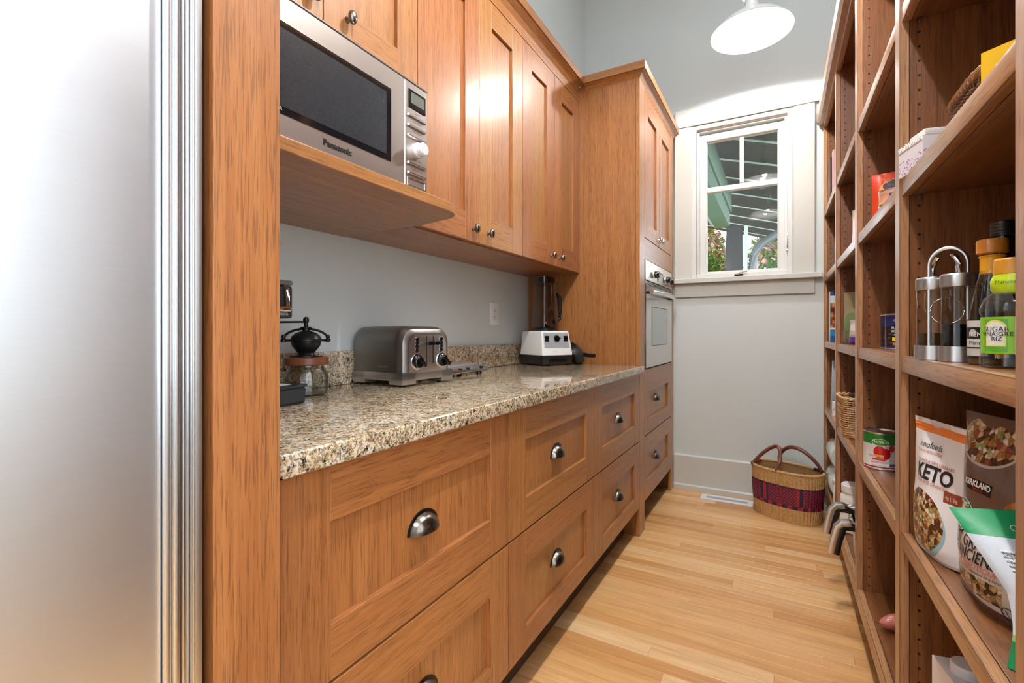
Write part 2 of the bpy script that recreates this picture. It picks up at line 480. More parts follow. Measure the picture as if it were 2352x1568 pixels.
# ================================================================== the setting
XW, YE, XR = -1.325, 3.52, 0.64          # left wall, end wall, wall behind the shelving
ZC = 4.0
XB, YB = 1.5, -2.6                       # the wider space behind the camera
fl = struct(MB().box(XW - .1, XB, YB, YE + .1, -.12, -.012).build('floor', plain('sub_floor', srgb(120, 84, 52), .8)))
def planks():
    y = YE; w = .0572; k = 0
    while y > YB:
        x0 = -.76; x1 = XR if y > .72 else XB - .02
        x = x0 - random.uniform(0, .5)
        while x < x1:
            L = random.choice((.62, .85, 1.1, 1.35))
            a, b = max(x, x0), min(x + L, x1)
            if b - a > .05:
                c = .0007; g = .00025
                mb = MB()
                X0, X1, Y0, Y1 = a + g, b - g, y - w + g, y - g
                mb.v = [(X0, Y0, -.012), (X1, Y0, -.012), (X1, Y1, -.012), (X0, Y1, -.012),
                        (X0, Y0, -c), (X1, Y0, -c), (X1, Y1, -c), (X0, Y1, -c),
                        (X0 + c, Y0 + c, 0), (X1 - c, Y0 + c, 0), (X1 - c, Y1 - c, 0), (X0 + c, Y1 - c, 0)]
                for q in ((0, 1, 5, 4), (1, 2, 6, 5), (2, 3, 7, 6), (3, 0, 4, 7), (4, 5, 9, 8), (5, 6, 10, 9), (6, 7, 11, 10), (7, 4, 8, 11), (8, 9, 10, 11), (3, 2, 1, 0)):
                    mb.face(q)
                mb.build('plank', 'floor', fl, world=True)
            x += L
        y -= w
planks()
struct(MB().box(XW - .1, XW, YB, YE, 0, ZC).build('wall_left', 'wall'))
struct(MB().box(XR, XR + .1, .72, YE, 0, ZC).build('wall_right', 'wall'))
struct(MB().box(XR + .1, XB, .72, .82, 0, ZC).build('wall_return', 'wall'))
struct(MB().box(XB, XB + .1, YB, -2.3, 0, ZC).box(XB, XB + .1, .62, .82, 0, ZC).box(XB, XB + .1, -2.3, .62, 0, .8).box(XB, XB + .1, -2.3, .62, 3.7, ZC).build('wall_kitchen', 'wall'))
w3 = MB().box(XB + .03, XB + .07, -2.3, .62, .8, .86).box(XB + .03, XB + .07, -2.3, .62, 3.64, 3.7)  # unseen side window, added to let in fill daylight
for y in (-2.3, -1.35, -.39, .56): w3.box(XB + .03, XB + .07, y, y + .06, .86, 3.64)
w3 = struct(w3.build('fill_window', 'sash'))
for a, b in ((-2.24, -1.35), (-1.29, -.39), (-.33, .56)): MB().box(XB + .048, XB + .052, a, b, .86, 3.64).build('pane', 'pane', w3, world=True)
struct(MB().box(XW - .1, XB + .1, .5, 1.0, ZC, ZC + .1).box(XW - .1, -.45, 1.0, 2.7, ZC, ZC + .1).box(.58, XB + .1, 1.0, 2.7, ZC, ZC + .1).box(XW - .1, XB + .1, 2.7, YE + .1, ZC, ZC + .1).box(XW - .1, XB + .1, YB - .1, -2.3, ZC, ZC + .1).box(XW - .1, .70, -2.3, .5, ZC, ZC + .1).box(1.4, XB + .1, -2.3, .5, ZC, ZC + .1).build('ceiling', 'ceil'))
w4 = MB().box(.70, 1.4, -2.3, -2.24, ZC, ZC + .06).box(.70, 1.4, .44, .5, ZC, ZC + .06).box(.70, .76, -2.24, .44, ZC, ZC + .06).box(1.34, 1.4, -2.24, .44, ZC, ZC + .06)  # unseen skylight over the kitchen, added for more fill daylight
w4 = struct(w4.build('fill_skylight_kitchen', 'sash'))
MB().box(.76, 1.34, -2.24, .44, ZC + .03, ZC + .034).build('pane', 'pane', w4, world=True)
w5 = struct(ring(MB(), -.45, .58, 1.0, 2.7, .04, ZC, ZC + .06).xf(Matrix(((1, 0, 0, 0), (0, 0, 1, 0), (0, 1, 0, 0), (0, 0, 0, 1)))).build('fill_skylight_aisle', 'sash'))  # unseen skylight above the aisle, added to brighten the upper walls
MB().box(-.41, .54, 1.04, 2.66, ZC + .03, ZC + .034).build('pane', 'pane', w5, world=True)
# end wall with the window opening
wx0, wx1, wz0, wz1 = -.50, .055, 1.47, 2.50
mb = MB().box(XW, wx0, YE, YE + .14, 0, ZC).box(wx1, XR + .1, YE, YE + .14, 0, ZC)
mb.box(wx0, wx1, YE, YE + .14, 0, wz0).box(wx0, wx1, YE, YE + .14, wz1, ZC)
struct(mb.build('wall_end', 'wall'))
struct(MB().box(XW, XB, YB - .1, YB, 0, ZC).build('wall_back', 'wall'))
# trims of the end wall
struct(MB().box(-.64, .30, YE - .024, YE, 2.537, 2.657).build('trim_1', 'trim', bev=.002))
struct(MB().box(-.645, -.528, YE - .020, YE, 1.472, 2.534).build('trim_2', 'trim', bev=.002))
struct(MB().box(.080, .196, YE - .020, YE, 1.472, 2.534).build('trim_3', 'trim', bev=.002))
struct(MB().box(-.65, .232, YE - .055, YE, 1.440, 1.472).build('trim_4', 'trim', bev=.003))
struct(MB().box(-.645, .196, YE - .018, YE, 1.346, 1.440).build('trim_5', 'trim', bev=.002))
bb = struct(MB().prism([(YE, 0), (YE - .016, 0), (YE - .016, .232), (YE - .010, .240), (YE, .240)], 'X', -.65, .62).build('baseboard_end', 'trim'))
MB().prism([(YE - .016, 0), (YE - .030, 0), (YE - .030, .030), (YE - .024, .038), (YE - .016, .038)], 'X', -.65, .62).build('base_shoe', 'trim', bb, world=True)
# the window
wd = bpy.data.objects.new('window_1', None); COL.objects.link(wd); wd.location = (-.22, YE, wz0); wd['kind'] = 'structure'
ring(MB(), -.530, .078, 1.470, 2.535, .030, YE - .012, YE + .06).build('jamb_frame', 'sash', wd, world=True, bev=.003)
ring(MB(), -.500, .048, 1.474, 2.505, .016, YE + .012, YE + .08).build('jamb_frame', 'sash', wd, world=True, bev=.002)
sash = ring(MB(), -.484, .040, 1.478, 2.474, .042, YE + .028, YE + .075, wt=.048, wb=.038).build('sash', 'sash', wd, world=True, bev=.004)
ring(MB(), -.444, .000, 1.514, 2.428, .008, YE + .040, YE + .066).build('glazing_bead', 'sash', sash, world=True, bev=.002)
MB().box(-.440, -.004, YE + .034, YE + .070, 2.068, 2.108).build('muntin', 'sash', sash, world=True, bev=.006)
MB().box(-.232, -.206, YE + .036, YE + .068, 2.108, 2.424).build('muntin', 'sash', sash, world=True, bev=.006)
def pane(y, tilt):
    mb = MB().box(-.438, -.006, y, y + .003, 1.516, 2.424)
    mb.v = [(p[0], p[1] + (p[2] - 1.95) * tilt + (p[0] + .22) * tilt * .7, p[2]) for p in mb.v]
    mb.build('pane', 'pane', sash, world=True)
pane(YE + .046, .0); pane(YE + .060, .006)
# crank below and latch on the right
mb = MB().box(-.262, -.205, YE - .012, YE + .02, 1.476, 1.492).tube([(-.235, YE - .01, 1.49), (-.232, YE - .03, 1.496), (-.205, YE - .034, 1.503), (-.182, YE - .034, 1.506)], .007, 8)
mb.build('crank', plain('crank_ivory', srgb(214, 208, 198), .35), wd, world=True, bev=.002)
mb = MB().box(.041, .053, YE - .004, YE + .012, 1.625, 1.735).tube([(.047, YE - .008, 1.72), (.047, YE - .020, 1.70), (.047, YE - .018, 1.64)], .005, 8)
mb.build('latch', 'alu', wd, world=True, bev=.002)

# ================================================================== joinery
XF, XU = -.652, -.996                    # base and tall fronts, upper fronts
def shaker(th, nm, y0, y1, z0, z1, xf, st=.09, rt=.10, rb=.10, t=.020, rec=.011, stl=None, g=.0018, mz='oak_z', my='oak_y'):
    """frame front in the plane x = xf with a sunk panel; returns the part"""
    y0 += g; y1 -= g; z0 += g; z1 -= g
    s1 = st; s2 = stl if stl else st
    mb = MB().box(xf - t, xf, y0, y0 + s1, z0, z1, 0).box(xf - t, xf, y1 - s2, y1, z0, z1, 0)
    mb.box(xf - t, xf, y0 + s1, y1 - s2, z1 - rt, z1, 1).box(xf - t, xf, y0 + s1, y1 - s2, z0, z0 + rb, 1)
    d = mb.build(nm, [mz, my], th, world=True, bev=.0009)
    MB().box(xf - t, xf - rec, y0 + s1, y1 - s2, z0 + rb, z1 - rt).build('panel', mz, d, world=True)
    return d
def cup_pull(parent, y, z, x, w=.098, h=.040, p=.026):
    mb = MB()
    def dome(k):
        def fn(u, v):
            a = pi * u; s_ = v
            return (x + .003 + p * k * sqrt(max(0, 1 - s_ * s_)), y + (w / 2 - .006) * k * s_ * cos(a), z + (h - .004) * k * s_ * sin(a))
        return fn
    mb.grid(dome(1.0), 24, 10); mb.grid(dome(.90), 24, 10)
    for k in range(24):      # closing lip along the open lower edge
        pass
    mb2 = MB()
    n = 24; b = 0
    for i in range(n + 1):
        a = pi * i / n
        for r0, xx in ((1.0, .0004), (1.0, .0034), (.84, .0034), (.84, .0004)):
            mb2.v.append((x + xx, y + w / 2 * r0 * cos(a), z + (h + .003) * r0 * sin(a)))
    for i in range(n):
        for j in range(4):
            mb2.face([i * 4 + j, i * 4 + (j + 1) % 4, (i + 1) * 4 + (j + 1) % 4, (i + 1) * 4 + j])
    for i in range(0, len(mb2.v)): mb.v.append(mb2.v[i])
    off = len(mb.v) - len(mb2.v)
    for q in mb2.f: mb.face([off + i for i in q], 1)
    mb.build('cup_pull', ['pewter', 'pewter_dark'], parent, world=True, smooth=True, ang=50, fixn=False)
def knob(parent, y, z, x, k=1.0, mat='pewter'):
    mb = MB()
    mb.lathe([(.0085 * k, .0), (.0085 * k, .002), (.0055 * k, .006), (.0045 * k, .012), (.006 * k, .016)], (x, y, z), 16, 'X')
    prof = [(.006, .014), (.010, .0155), (.0125, .018), (.0132, .021), (.0125, .025), (.0100, .0285), (.006, .0305), (0.0, .0312)]
    # oval head, taller than wide
    b = len(mb.v); mb.lathe([(r * k, h * k) for r, h in prof], (x, y, z), 20, 'X')
    for i in range(b, len(mb.v)):
        p = mb.v[i]; mb.v[i] = (p[0], p[1], z + (p[2] - z) * 1.38)
    mb.build('knob', mat, parent, world=True, smooth=True, ang=45)

# --- three base units with two deep drawers each
base_specs = [(.448, 1.141, .092, .092, 'oak drawer unit with two cup pulls beside the tall end panel'),
              (1.141, 1.840, .100, .086, 'middle oak drawer unit below the blender end of the counter'),
              (1.840, 2.556, .098, .095, 'oak drawer unit with two cup pulls beside the oven cabinet')]
base_specs[1] = (1.141, 1.840, .100, .086, 'middle oak drawer unit of the three under the granite counter')
for y0, y1, sl, sr, lb in base_specs:
    th = thing('drawer_cabinet', lb, 'cabinet', ((XF + XW) / 2, (y0 + y1) / 2, 0), group='base drawer units under the counter')
    MB().box(XW + .002, XF - .021, y0 + .001, y1 - .001, .155, .882).build('carcass', 'oak_z', th, world=True)
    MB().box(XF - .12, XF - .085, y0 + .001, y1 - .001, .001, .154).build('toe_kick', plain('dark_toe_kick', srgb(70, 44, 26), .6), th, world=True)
    yc = (y0 + y1) / 2
    d = shaker(th, 'drawer', y0, y1, .516, .880, XF, st=sl, stl=sr, rt=.095, rb=.094)
    cup_pull(d, yc - .005, .680, XF - .011)
    d = shaker(th, 'drawer', y0, y1, .156, .514, XF, st=sl, stl=sr, rt=.100, rb=.072)
    cup_pull(d, yc - .005, .318, XF - .011)

# --- granite counter with its upstand
ct = thing('countertop', 'speckled beige and black polished granite countertop', 'countertop', (-.98, 1.5, .883))
MB().prism([(XW + .001, .437), (-.630, .437), (-.630, 2.572), (-.6515, 2.572), (-.6515, 2.5592), (XW + .001, 2.5592)], 'Z', .8832, .921).build('slab', 'granite', ct, world=True, bev=.008, seg=3)
MB().box(XW + .001, -1.303, .437, 2.559, .9212, 1.036).build('upstand', 'granite', ct, world=True, bev=.003, seg=2)

# --- tall oven cabinet
YT = 2.560
tc = thing('oven_cabinet', 'tall oak oven cabinet with paired doors above and two drawers below', 'cabinet', (-.98, 3.03, 0))
MB().box(XW + .002, XF - .021, YT, YT + .02, .001, 2.500).build('side_panel', 'oak_z', tc, world=True)
MB().box(XW + .002, XF - .021, 3.47, 3.49, .001, 2.500).build('side_panel', 'oak_z', tc, world=True)
MB().box(XF - .0205, XF, YT, 2.668, .001, 2.500).build('stile', 'oak_z', tc, world=True, bev=.0012)
MB().box(XF - .0205, XF, 3.410, 3.494, .001, 2.500).build('stile', 'oak_z', tc, world=True, bev=.0012)
MB().box(XF - .0205, XF - .001, 2.6685, 3.4095, 2.452, 2.500).build('top_rail', 'oak_y', tc, world=True)
MB().box(XF - .0205, XF - .0005, 2.6685, 3.4095, 1.512, 1.628).build('rail', 'oak_y', tc, world=True, bev=.0009)
MB().box(XW + .002, XF - .022, YT + .021, 3.469, 1.512, 1.53).box(XW + .002, XF - .022, YT + .021, 3.469, .87, .890).box(XW + .002, XF - .022, YT + .021, 3.469, 2.46, 2.48).box(XW + .002, XW + .02, YT + .021, 3.469, .16, 2.45).build('carcass', 'oak_y', tc, world=True)
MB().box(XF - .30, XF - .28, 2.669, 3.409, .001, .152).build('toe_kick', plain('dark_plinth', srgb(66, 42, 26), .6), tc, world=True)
d = shaker(tc, 'door', 2.670, 3.038, 1.630, 2.450, XF, st=.072, rt=.11, rb=.088); knob(d, 3.010, 1.672, XF, .95, 'alu')
d = shaker(tc, 'door', 3.040, 3.408, 1.630, 2.450, XF, st=.072, rt=.11, rb=.088); knob(d, 3.070, 1.668, XF, .95, 'alu')
d = shaker(tc, 'drawer', 2.670, 3.408, .520, .893, XF, st=.055, stl=.095, rt=.130, rb=.082); cup_pull(d, 2.985, .685, XF - .011)
d = shaker(tc, 'drawer', 2.670, 3.408, .156, .518, XF, st=.055, stl=.095, rt=.100, rb=.100); cup_pull(d, 2.985, .330, XF - .011)
def crown(mb, pts, z0, z1, m=0):
    pass
mb = MB()
prof = [(0, 2.468), (.012, 2.488), (.030, 2.500), (.036, 2.500), (.036, 2.540), (0, 2.540)]
# front run (along Y) and the return run (along X), mitred at the near corner
def mitred(mb, prof):
    n = len(prof); b = len(mb.v)
    for o, z in prof: mb.v.append((XF + o, 3.496, z))
    for o, z in prof: mb.v.append((XF + o, YT - o, z))
    for o, z in prof: mb.v.append((-.9575, YT - o, z))
    for k in range(2):
        for i in range(n):
            j = (i + 1) % n
            mb.face([b + k * n + i, b + k * n + j, b + (k + 1) * n + j, b + (k + 1) * n + i], k)
    mb.face([b + i for i in range(n)]); mb.face([b + 2 * n + i for i in range(n)][::-1], 1)
mitred(mb, prof)
mb.build('crown', ['oak_y', 'oak_x'], tc, world=True)
MB().box(-.99, XF - .0005, YT + .0005, 3.49, 2.5005, 2.535).build('top_panel', 'oak_y', tc, world=True)

# --- wall oven
ov = thing('wall_oven', 'stainless built-in wall oven with knobs and bowed handle', 'oven', (-.95, 3.03, .895))
MB().box(-1.25, XF - .024, 2.69, 3.39, .897, 1.500).build('body', plain('oven_case', srgb(90, 90, 92), .5, .6), ov, world=True)
cp = MB().box(XF - .022, XF + .004, 2.672, 3.405, 1.396, 1.508).build('control_panel', steel('oven_steel_panel', 'Y', (.80, .76, .70, 1), .24), ov, world=True, bev=.002)
for y in (2.885, 3.215, 3.330):
    MB().lathe([(.024, 0), (.024, .004), (.021, .006), (.019, .028), (.016, .031), (0, .031)], (XF + .004, y, 1.443), 24, 'X', mats=[0, 0, 1, 1, 1]).build('knob', ['chrome', 'black_gl'], cp, world=True, smooth=True, ang=40)
dp = ring(MB(), 0, .125, 0, .060, .006, 0, .006).xf(Matrix(((0, 1, 0, XF + .0035), (1, 0, 0, 2.98), (0, 0, 1, 1.412), (0, 0, 0, 1)))).build('display', 'chrome', cp, world=True, bev=.001)
MB().box(XF + .003, XF + .0062, 2.987, 3.098, 1.419, 1.465).build('screen', plain('oven_lcd', srgb(196, 196, 204), .2), dp, world=True)
MB().box(XF - .023, XF - .008, 2.674, 3.403, 1.374, 1.395).build('vent_gap', 'black', ov, world=True)
for k, z in enumerate((1.379, 1.387)): MB().box(XF - .008, XF - .001, 2.674, 3.403, z, z + .003).build('vent_fin', 'alu', ov, world=True)
od = MB().box(XF - .022, XF + .006, 2.672, 3.405, .898, 1.372).build('door', plain('oven_mirror_steel', (.62, .60, .57, 1), .16, 1.0), ov, world=True, bev=.003)
ring(MB(), 2.815, 3.250, 1.020, 1.252, .004, 0, .002).xf(Matrix(((0, 1, 0, XF + .0055), (1, 0, 0, 0), (0, 0, 1, 0), (0, 0, 0, 1)))).build('window_seal', 'black', od, world=True)
MB().box(XF + .0052, XF + .0068, 2.819, 3.246, 1.024, 1.248).build('window_glass', plain('oven_window_glass', srgb(176, 180, 180), .07, .85), od, world=True)
pts = [(XF + .030 + .022 * sin(pi * k / 16), 2.705 + .668 * k / 16, 1.330) for k in range(17)]
hd = MB().tube(pts, .0125, 12).build('handle', 'alu', od, world=True, smooth=True)
for y in (2.722, 3.355):
    MB().lathe([(.012, .005), (.010, .032)], (XF, y, 1.330), 14, 'X').build('handle_mount', 'black', hd, world=True, smooth=True)

# --- upper units
ups = [(.448, 1.1635, 1.850, 'oak wall cabinet above the microwave with two small doors'),
       (1.1635, 1.8700, 1.434, 'oak wall cabinet with two tall doors right of the microwave'),
       (1.8700, 2.5595, 1.434, 'oak wall cabinet with two tall doors next to the oven cabinet')]
for i, (y0, y1, zb, lb) in enumerate(ups):
    th = thing('wall_cabinet', lb, 'cabinet', ((XU + XW) / 2, (y0 + y1) / 2, zb), group='oak wall cabinets')
    MB().box(XW + .002, XU - .021, y0 + .0005, y1 - .0005, zb + .001, 2.500).build('carcass', 'oak_y', th, world=True)
    MB().box(XU - .0205, XU - .002, y0 + .0005, y1 - .0005, 2.418, 2.500).build('fascia', 'oak_y', th, world=True)
    ym = (y0 + y1) / 2
    zt = 2.414
    rb = .094 if i == 0 else .104
    d = shaker(th, 'door', y0, ym, zb + .004, zt, XU, st=.090, rt=.100, rb=rb); knob(d, ym - .044 if i else ym - .035, zb + (.052 if i else .072), XU)
    d = shaker(th, 'door', ym, y1, zb + .004, zt, XU, st=.090, rt=.100, rb=rb); knob(d, ym + .060 if i else ym + .075, zb + (.052 if i else .076), XU)
cr = MB().prism([(XU - .002, 2.462), (XU + .010, 2.480), (XU + .036, 2.500), (XU + .040, 2.500), (XU + .040, 2.540), (XU - .002, 2.540)], 'Y', .448, 2.524).build('cornice', 'oak_y')
cr2 = tag(cr, 'long oak cornice moulding along the top of the wall cabinets', 'moulding')
MB().box(XW + .002, XU - .003, .448, 2.559, 2.501, 2.53).build('cornice_board', 'oak_y', cr, world=True)
# --- shelf carrying the microwave, front corner rounded
sh = []
X0, X1, Y0, Y1 = XW + .002, -.789, .448, 1.150
def shelf_outline():
    r = .075; pts = [(X0, Y0), (X1, Y0), (X1, Y1 - .06 - r * .2)]
    pts = [(X0, Y0), (X1, Y0)]
    cx, cy_ = X1 - r, 1.128 - r
    for k in range(9):
        a = pi / 2 * k / 8
        pts.append((cx + r * cos(a), cy_ + r * sin(a)))
    pts += [(-.985, 1.152), (X0, 1.158)]
    return pts
ms = thing('microwave_shelf', 'deep oak shelf with rounded corner carrying the microwave', 'shelf', (-1.05, .8, 1.432))
MB().prism(shelf_outline(), 'Z', 1.4325, 1.459).build('board', 'oak_y', ms, world=True, bev=.0015)

# --- tall end panel between fridge and counter
ep = thing('end_panel', 'tall oak end panel standing between refrigerator and counter', 'panel', (-.95, .37, 0))
MB().box(-.622, -.600, .3255, .4145, .001, 2.60).build('stile', 'oak_z', ep, world=True, bev=.0015)
MB().box(XW + .002, -.6225, .385, .4140, .001, 2.60).build('panel', 'oak_z', ep, world=True)
MB().box(XW + .002, -.6225, .3300, .350, .001, 2.60).build('panel', 'oak_z', ep, world=True)

# --- refrigerator
fr = thing('refrigerator', 'tall brushed stainless refrigerator with ribbed edge trim', 'refrigerator', (-.96, -.16, 0))
MB().box(-1.30, -.660, -.66, .318, .02, 2.15).build('body', plain('fridge_case', srgb(150, 150, 152), .5, .5), fr, world=True)
dr = MB().box(-.655, -.600, -.64, .2695, .12, 2.13).build('door', 'fridge', fr, world=True, bev=.003, seg=2)
for y0, y1, x1, mt in ((.2700, .2775, -.5935, 'alu'), (.2778, .2842, -.5900, 'alu'), (.2846, .2882, -.6060, 'steel_z'), (.2886, .2935, -.5965, 'alu'),
                       (.2939, .3005, -.6040, 'steel_z'), (.3009, .3040, -.5975, 'alu'), (.3044, .3140, -.6015, 'steel_z')):
    MB().box(-.655, x1, y0, y1, .10, 2.14).build('edge_trim', mt, fr, world=True, bev=.0022, seg=3)
MB().box(-.64, -.60, -.6, .25, .02, .10).build('kick_grille', 'black', fr, world=True)
hp = [(-.60, -.52, .6), (-.565, -.52, .62), (-.555, -.52, .8), (-.555, -.52, 1.5), (-.565, -.52, 1.68), (-.60, -.52, 1.7)]
MB().tube(hp, .013, 12).build('handle', 'alu', fr, world=True, smooth=True)
# ================================================================== pendants
def shade_prof():
    pts = []
    # outer skin from the neck down to the rim, then back up the inside
    for r, z in ((.030, .200), (.034, .150), (.048, .118), (.090, .096), (.150, .058), (.196, .018), (.2075, .003), (.210, .0)): pts.append((r, z))
    for r, z in ((.2075, .0005), (.195, .014), (.149, .053), (.090, .090), (.046, .111), (.030, .113), (0, .113)): pts.append((r, z))
    return pts
def bulb_mat():
    t = NT('glowing_bulb'); t.bs(color=(1, 1, 1, 1), emit=(1.0, .95, .88, 1), estr=14.0); return t.m
M['bulb'] = bulb_mat()
M['shade'] = plain('white_enamelled_shade', srgb(236, 236, 232), .22)
M['shade_in'] = plain('white_shade_lining', srgb(214, 214, 210), .5)
pend = [(2.965, 'white enamel pendant lamp hanging before the end window'),
        (1.24, 'white enamel pendant lamp hanging over the middle of the pantry aisle'),
        (-.42, 'white enamel pendant lamp hanging behind the camera over the pantry entrance')]
for i, (y, lb) in enumerate(pend):
    z = 2.775
    th = thing('pendant_lamp', lb, 'lamp', (-.135, y, z), group='white enamel pendants in a row')
    MB().lathe(shade_prof(), (0, 0, 0), 64, mats=[0] * 7 + [1] * 7).build('shade', ['shade', 'shade_in'], th, smooth=True, ang=50)
    MB().tube([(.2095 * cos(2 * pi * k / 64), .2095 * sin(2 * pi * k / 64), 0) for k in range(64)], .0022, 6, closed=True).build('rim', 'shade', th, smooth=True)
    MB().lathe([(.030, .198), (.046, .198), (.046, .212), (.044, .214), (.044, .219), (.046, .221), (.046, .233), (.030, .238), (.026, .30), (.022, .31), (0.0, .31)], (0, 0, 0), 32).build('collar', 'chrome', th, smooth=True, ang=30)
    MB().lathe([(.008, .30), (.008, ZC - z - .02)], (0, 0, 0), 12).build('rod', 'alu', th, smooth=True)
    MB().lathe([(.06, ZC - z - .022), (.06, ZC - z - .004), (.05, ZC - z - .001)], (0, 0, 0), 24).build('canopy', 'chrome', th, smooth=True, ang=30)
    MB().lathe([(0, .083), (.011, .084), (.019, .088), (.020, .094), (.016, .101), (.014, .104), (.014, .112)], (0, 0, 0), 20).build('bulb', 'bulb', th, smooth=True)
    ld = bpy.data.lights.new('pendant_light', 'POINT'); ld.energy = PENDANT_W * (.62 if i == 0 else 1.0); ld.shadow_soft_size = .024; ld.color = (1.0, .98, .95)
    lo = bpy.data.objects.new('pendant_light', ld); lo.parent = th; lo.location = (0, 0, .056); COL.objects.link(lo)

# ================================================================== microwave
XM = -.800
mw = thing('microwave', 'stainless microwave oven on the oak shelf', 'microwave', (-1.06, .72, 1.4605))
MB().box(-1.315, XM - .030, .462, .966, 1.466, 1.722).build('case', plain('microwave_case', srgb(176, 178, 182), .3, .8), mw, world=True, bev=.004, seg=2)
for x in (-1.27, -.86):
    for y in (.50, .93): MB().lathe([(.014, 0), (.012, .0055)], (x, y, 1.4605), 12).build('foot', 'black', mw, world=True)
st_m = steel('microwave_steel', 'Y', (.66, .61, .58, 1), .33)
dr = MB().box(XM - .028, XM, .460, .8845, 1.463, 1.724).build('door', st_m, mw, world=True, bev=.002)
MB().box(XM - .004, XM + .0012, .500, .839, 1.503, 1.676).build('window', 'dark_glass', dr, world=True, bev=.001)
def mesh_screen():
    t = NT('perforated_screen'); c = t.coord(scale=(1, 330, 330), off=False); v = t.voro(c, 1.0, 'F1', 0)
    t.bs(color=t.ramp(v, [(.2, srgb(32, 33, 36)), (.45, srgb(44, 46, 50))]), rough=.25); return t.m
MB().box(XM + .0010, XM + .0018, .520, .822, 1.517, 1.662).build('screen', mesh_screen(), dr, world=True)
letters('Panasonic', .0165, lambda x, y: (XM + .0006, .684 + x, 1.4815 + y), 'black', dr, sx=.92, bold=.0005) if False else None
def wl(parent, txt, size, y, z, x, mat, **k):       # lettering on a plane facing the aisle
    o = wloc(root_of(parent))
    return letters(txt, size, lambda a, b: (x - o.x, y + a - o.y, z + b - o.z), mat, parent, **k)
wl(dr, 'Panasonic', .0185, .683, 1.4835, XM + .0006, 'black', bold=.0006)
wl(dr, 'INVERTER', .009, .535, 1.512, XM + .0022, plain('inverter_print', srgb(190, 190, 190), .4))
cp = MB().box(XM - .028, XM - .0005, .8865, .972, 1.463, 1.724).build('control_panel', st_m, mw, world=True, bev=.002)
MB().box(XM - .030, XM - .002, .8846, .8864, 1.463, 1.724).build('seam_strip', 'alu', mw, world=True)
MB().box(XM - .31, XM + .001, .460, .974, 1.7245, 1.7285).build('top_trim', 'alu', mw, world=True, bev=.001)
ds = MB().box(XM - .001, XM + .0012, .8995, .964, 1.660, 1.706).build('display', 'black_gl', cp, world=True, bev=.001)
MB().box(XM + .0011, XM + .0018, .9075, .956, 1.672, 1.699).build('screen', plain('microwave_lcd', srgb(96, 100, 90), .25), ds, world=True)
for k, z in enumerate((1.6375, 1.6125, 1.587, 1.519, 1.494)):
    MB().box(XM - .001, XM + .003, .898, .964, z, z + .0065).build('button', 'alu', cp, world=True, bev=.001)
sm = plain('panel_small_print', srgb(60, 54, 50), .5)
for z, s in ((1.651, 'Genius'), (1.629, 'Micro Power'), (1.604, 'Auto Reheat'), (1.534, 'Weight  Clock'), (1.509, 'Stop/Reset  Start')):
    wl(cp, s, .0062, .931, z, XM + .0003, sm)
MB().lathe([(.019, 0), (.019, .006), (.0165, .008), (.0165, .022), (.014, .0245), (0, .0245)], (XM - .0005, .934, 1.561), 32, 'X').build('dial', plain('dial_white', srgb(226, 226, 230), .25, .3), cp, world=True, smooth=True, ang=35)
ring(MB(), .8965, .963, 1.465, 1.486, .0022, 0, .0016).xf(Matrix(((0, 1, 0, XM - .0004), (1, 0, 0, 0), (0, 0, 1, 0), (0, 0, 0, 1)))).build('door_button', 'alu', cp, world=True)

# ================================================================== counter top things
Z0 = .9212
# --- toaster, front towards +X
to = thing('toaster', 'four-slice brushed steel toaster with two black dials', 'toaster', (-1.172, 1.293, Z0), RAD(-3))
def toaster_shell():
    mb = MB()
    # rounded cross section seen from the side (X-Z), swept along Y with rounded ends
    def outline(hw, hz, r, n=8):
        pts = [(-hw, .030), (hw, .030)]
        for k in range(n + 1):
            a = pi / 2 * k / n; pts.append((hw - r + r * cos(a), hz - r + r * sin(a)))
        for k in range(n + 1):
            a = pi / 2 + pi / 2 * k / n; pts.append((-hw + r + r * cos(a), hz - r + r * sin(a)))
        return pts
    return mb, outline
mb, outline = toaster_shell()
HX, HY, HZ = .118, .123, .199
# body: extrude outline in Y-Z (front view) along X with a bevelled front edge
def fv(hy, hz, r): return outline(hy, hz, r)
secs = [(-HX, HY - .004, HZ - .004, .050), (-HX + .004, HY, HZ, .052), (HX - .034, HY, HZ, .052), (HX - .026, HY - .002, HZ - .002, .052), (HX - .010, HY - .010, HZ - .009, .050), (HX - .003, HY - .020, HZ - .019, .046), (HX, HY - .030, HZ - .028, .040)]
n = len(fv(.1, .2, .05)); b = 0
for x, hy, hz, r in secs:
    for (y, z) in fv(hy, hz, r): mb.v.append((x, y, max(z, .030)))
for k in range(len(secs) - 1):
    for i in range(n):
        j = (i + 1) % n
        mb.face([k * n + i, k * n + j, (k + 1) * n + j, (k + 1) * n + i], 0)
mb.face([i for i in range(n)][::-1]); mb.face([(len(secs) - 1) * n + i for i in range(n)], 1)
mb.build('shell', [steel('toaster_side_steel_dimmed', 'X', (.26, .24, .225, 1), .36), steel('toaster_face_steel', 'Z', (.74, .72, .72, 1), .30)], to, smooth=True, ang=28)  # side steel darkened in its colour to stand in for dim reflections
for y in (-.055, -.020, .020, .055): MB().box(-.095, .078, y - .010, y + .010, HZ - .001, HZ + .0008).build('slot', 'black', to)
gp = M['grey_pl']
mb = MB()
for sx in (-1, 1):
    for sy in (-1, 1):
        x, y = sx * (HX - .028), sy * (HY - .028)
        mb.box(x - .032, x + .032, y - .032, y + .032, .006, .046)
mb.box(-HX - .004, HX + .004, -HY - .004, HY + .004, .018, .046)
mb.build('base', [steel('toaster_base_grey', 'Y', (.50, .50, .50, 1), .38)], to, bev=.005, seg=2)
for sx in (-1, 1):
    for sy in (-1, 1): MB().lathe([(.008, .0), (.006, .0065)], (sx * .085, sy * .09, 0), 10).build('foot', 'black', to)
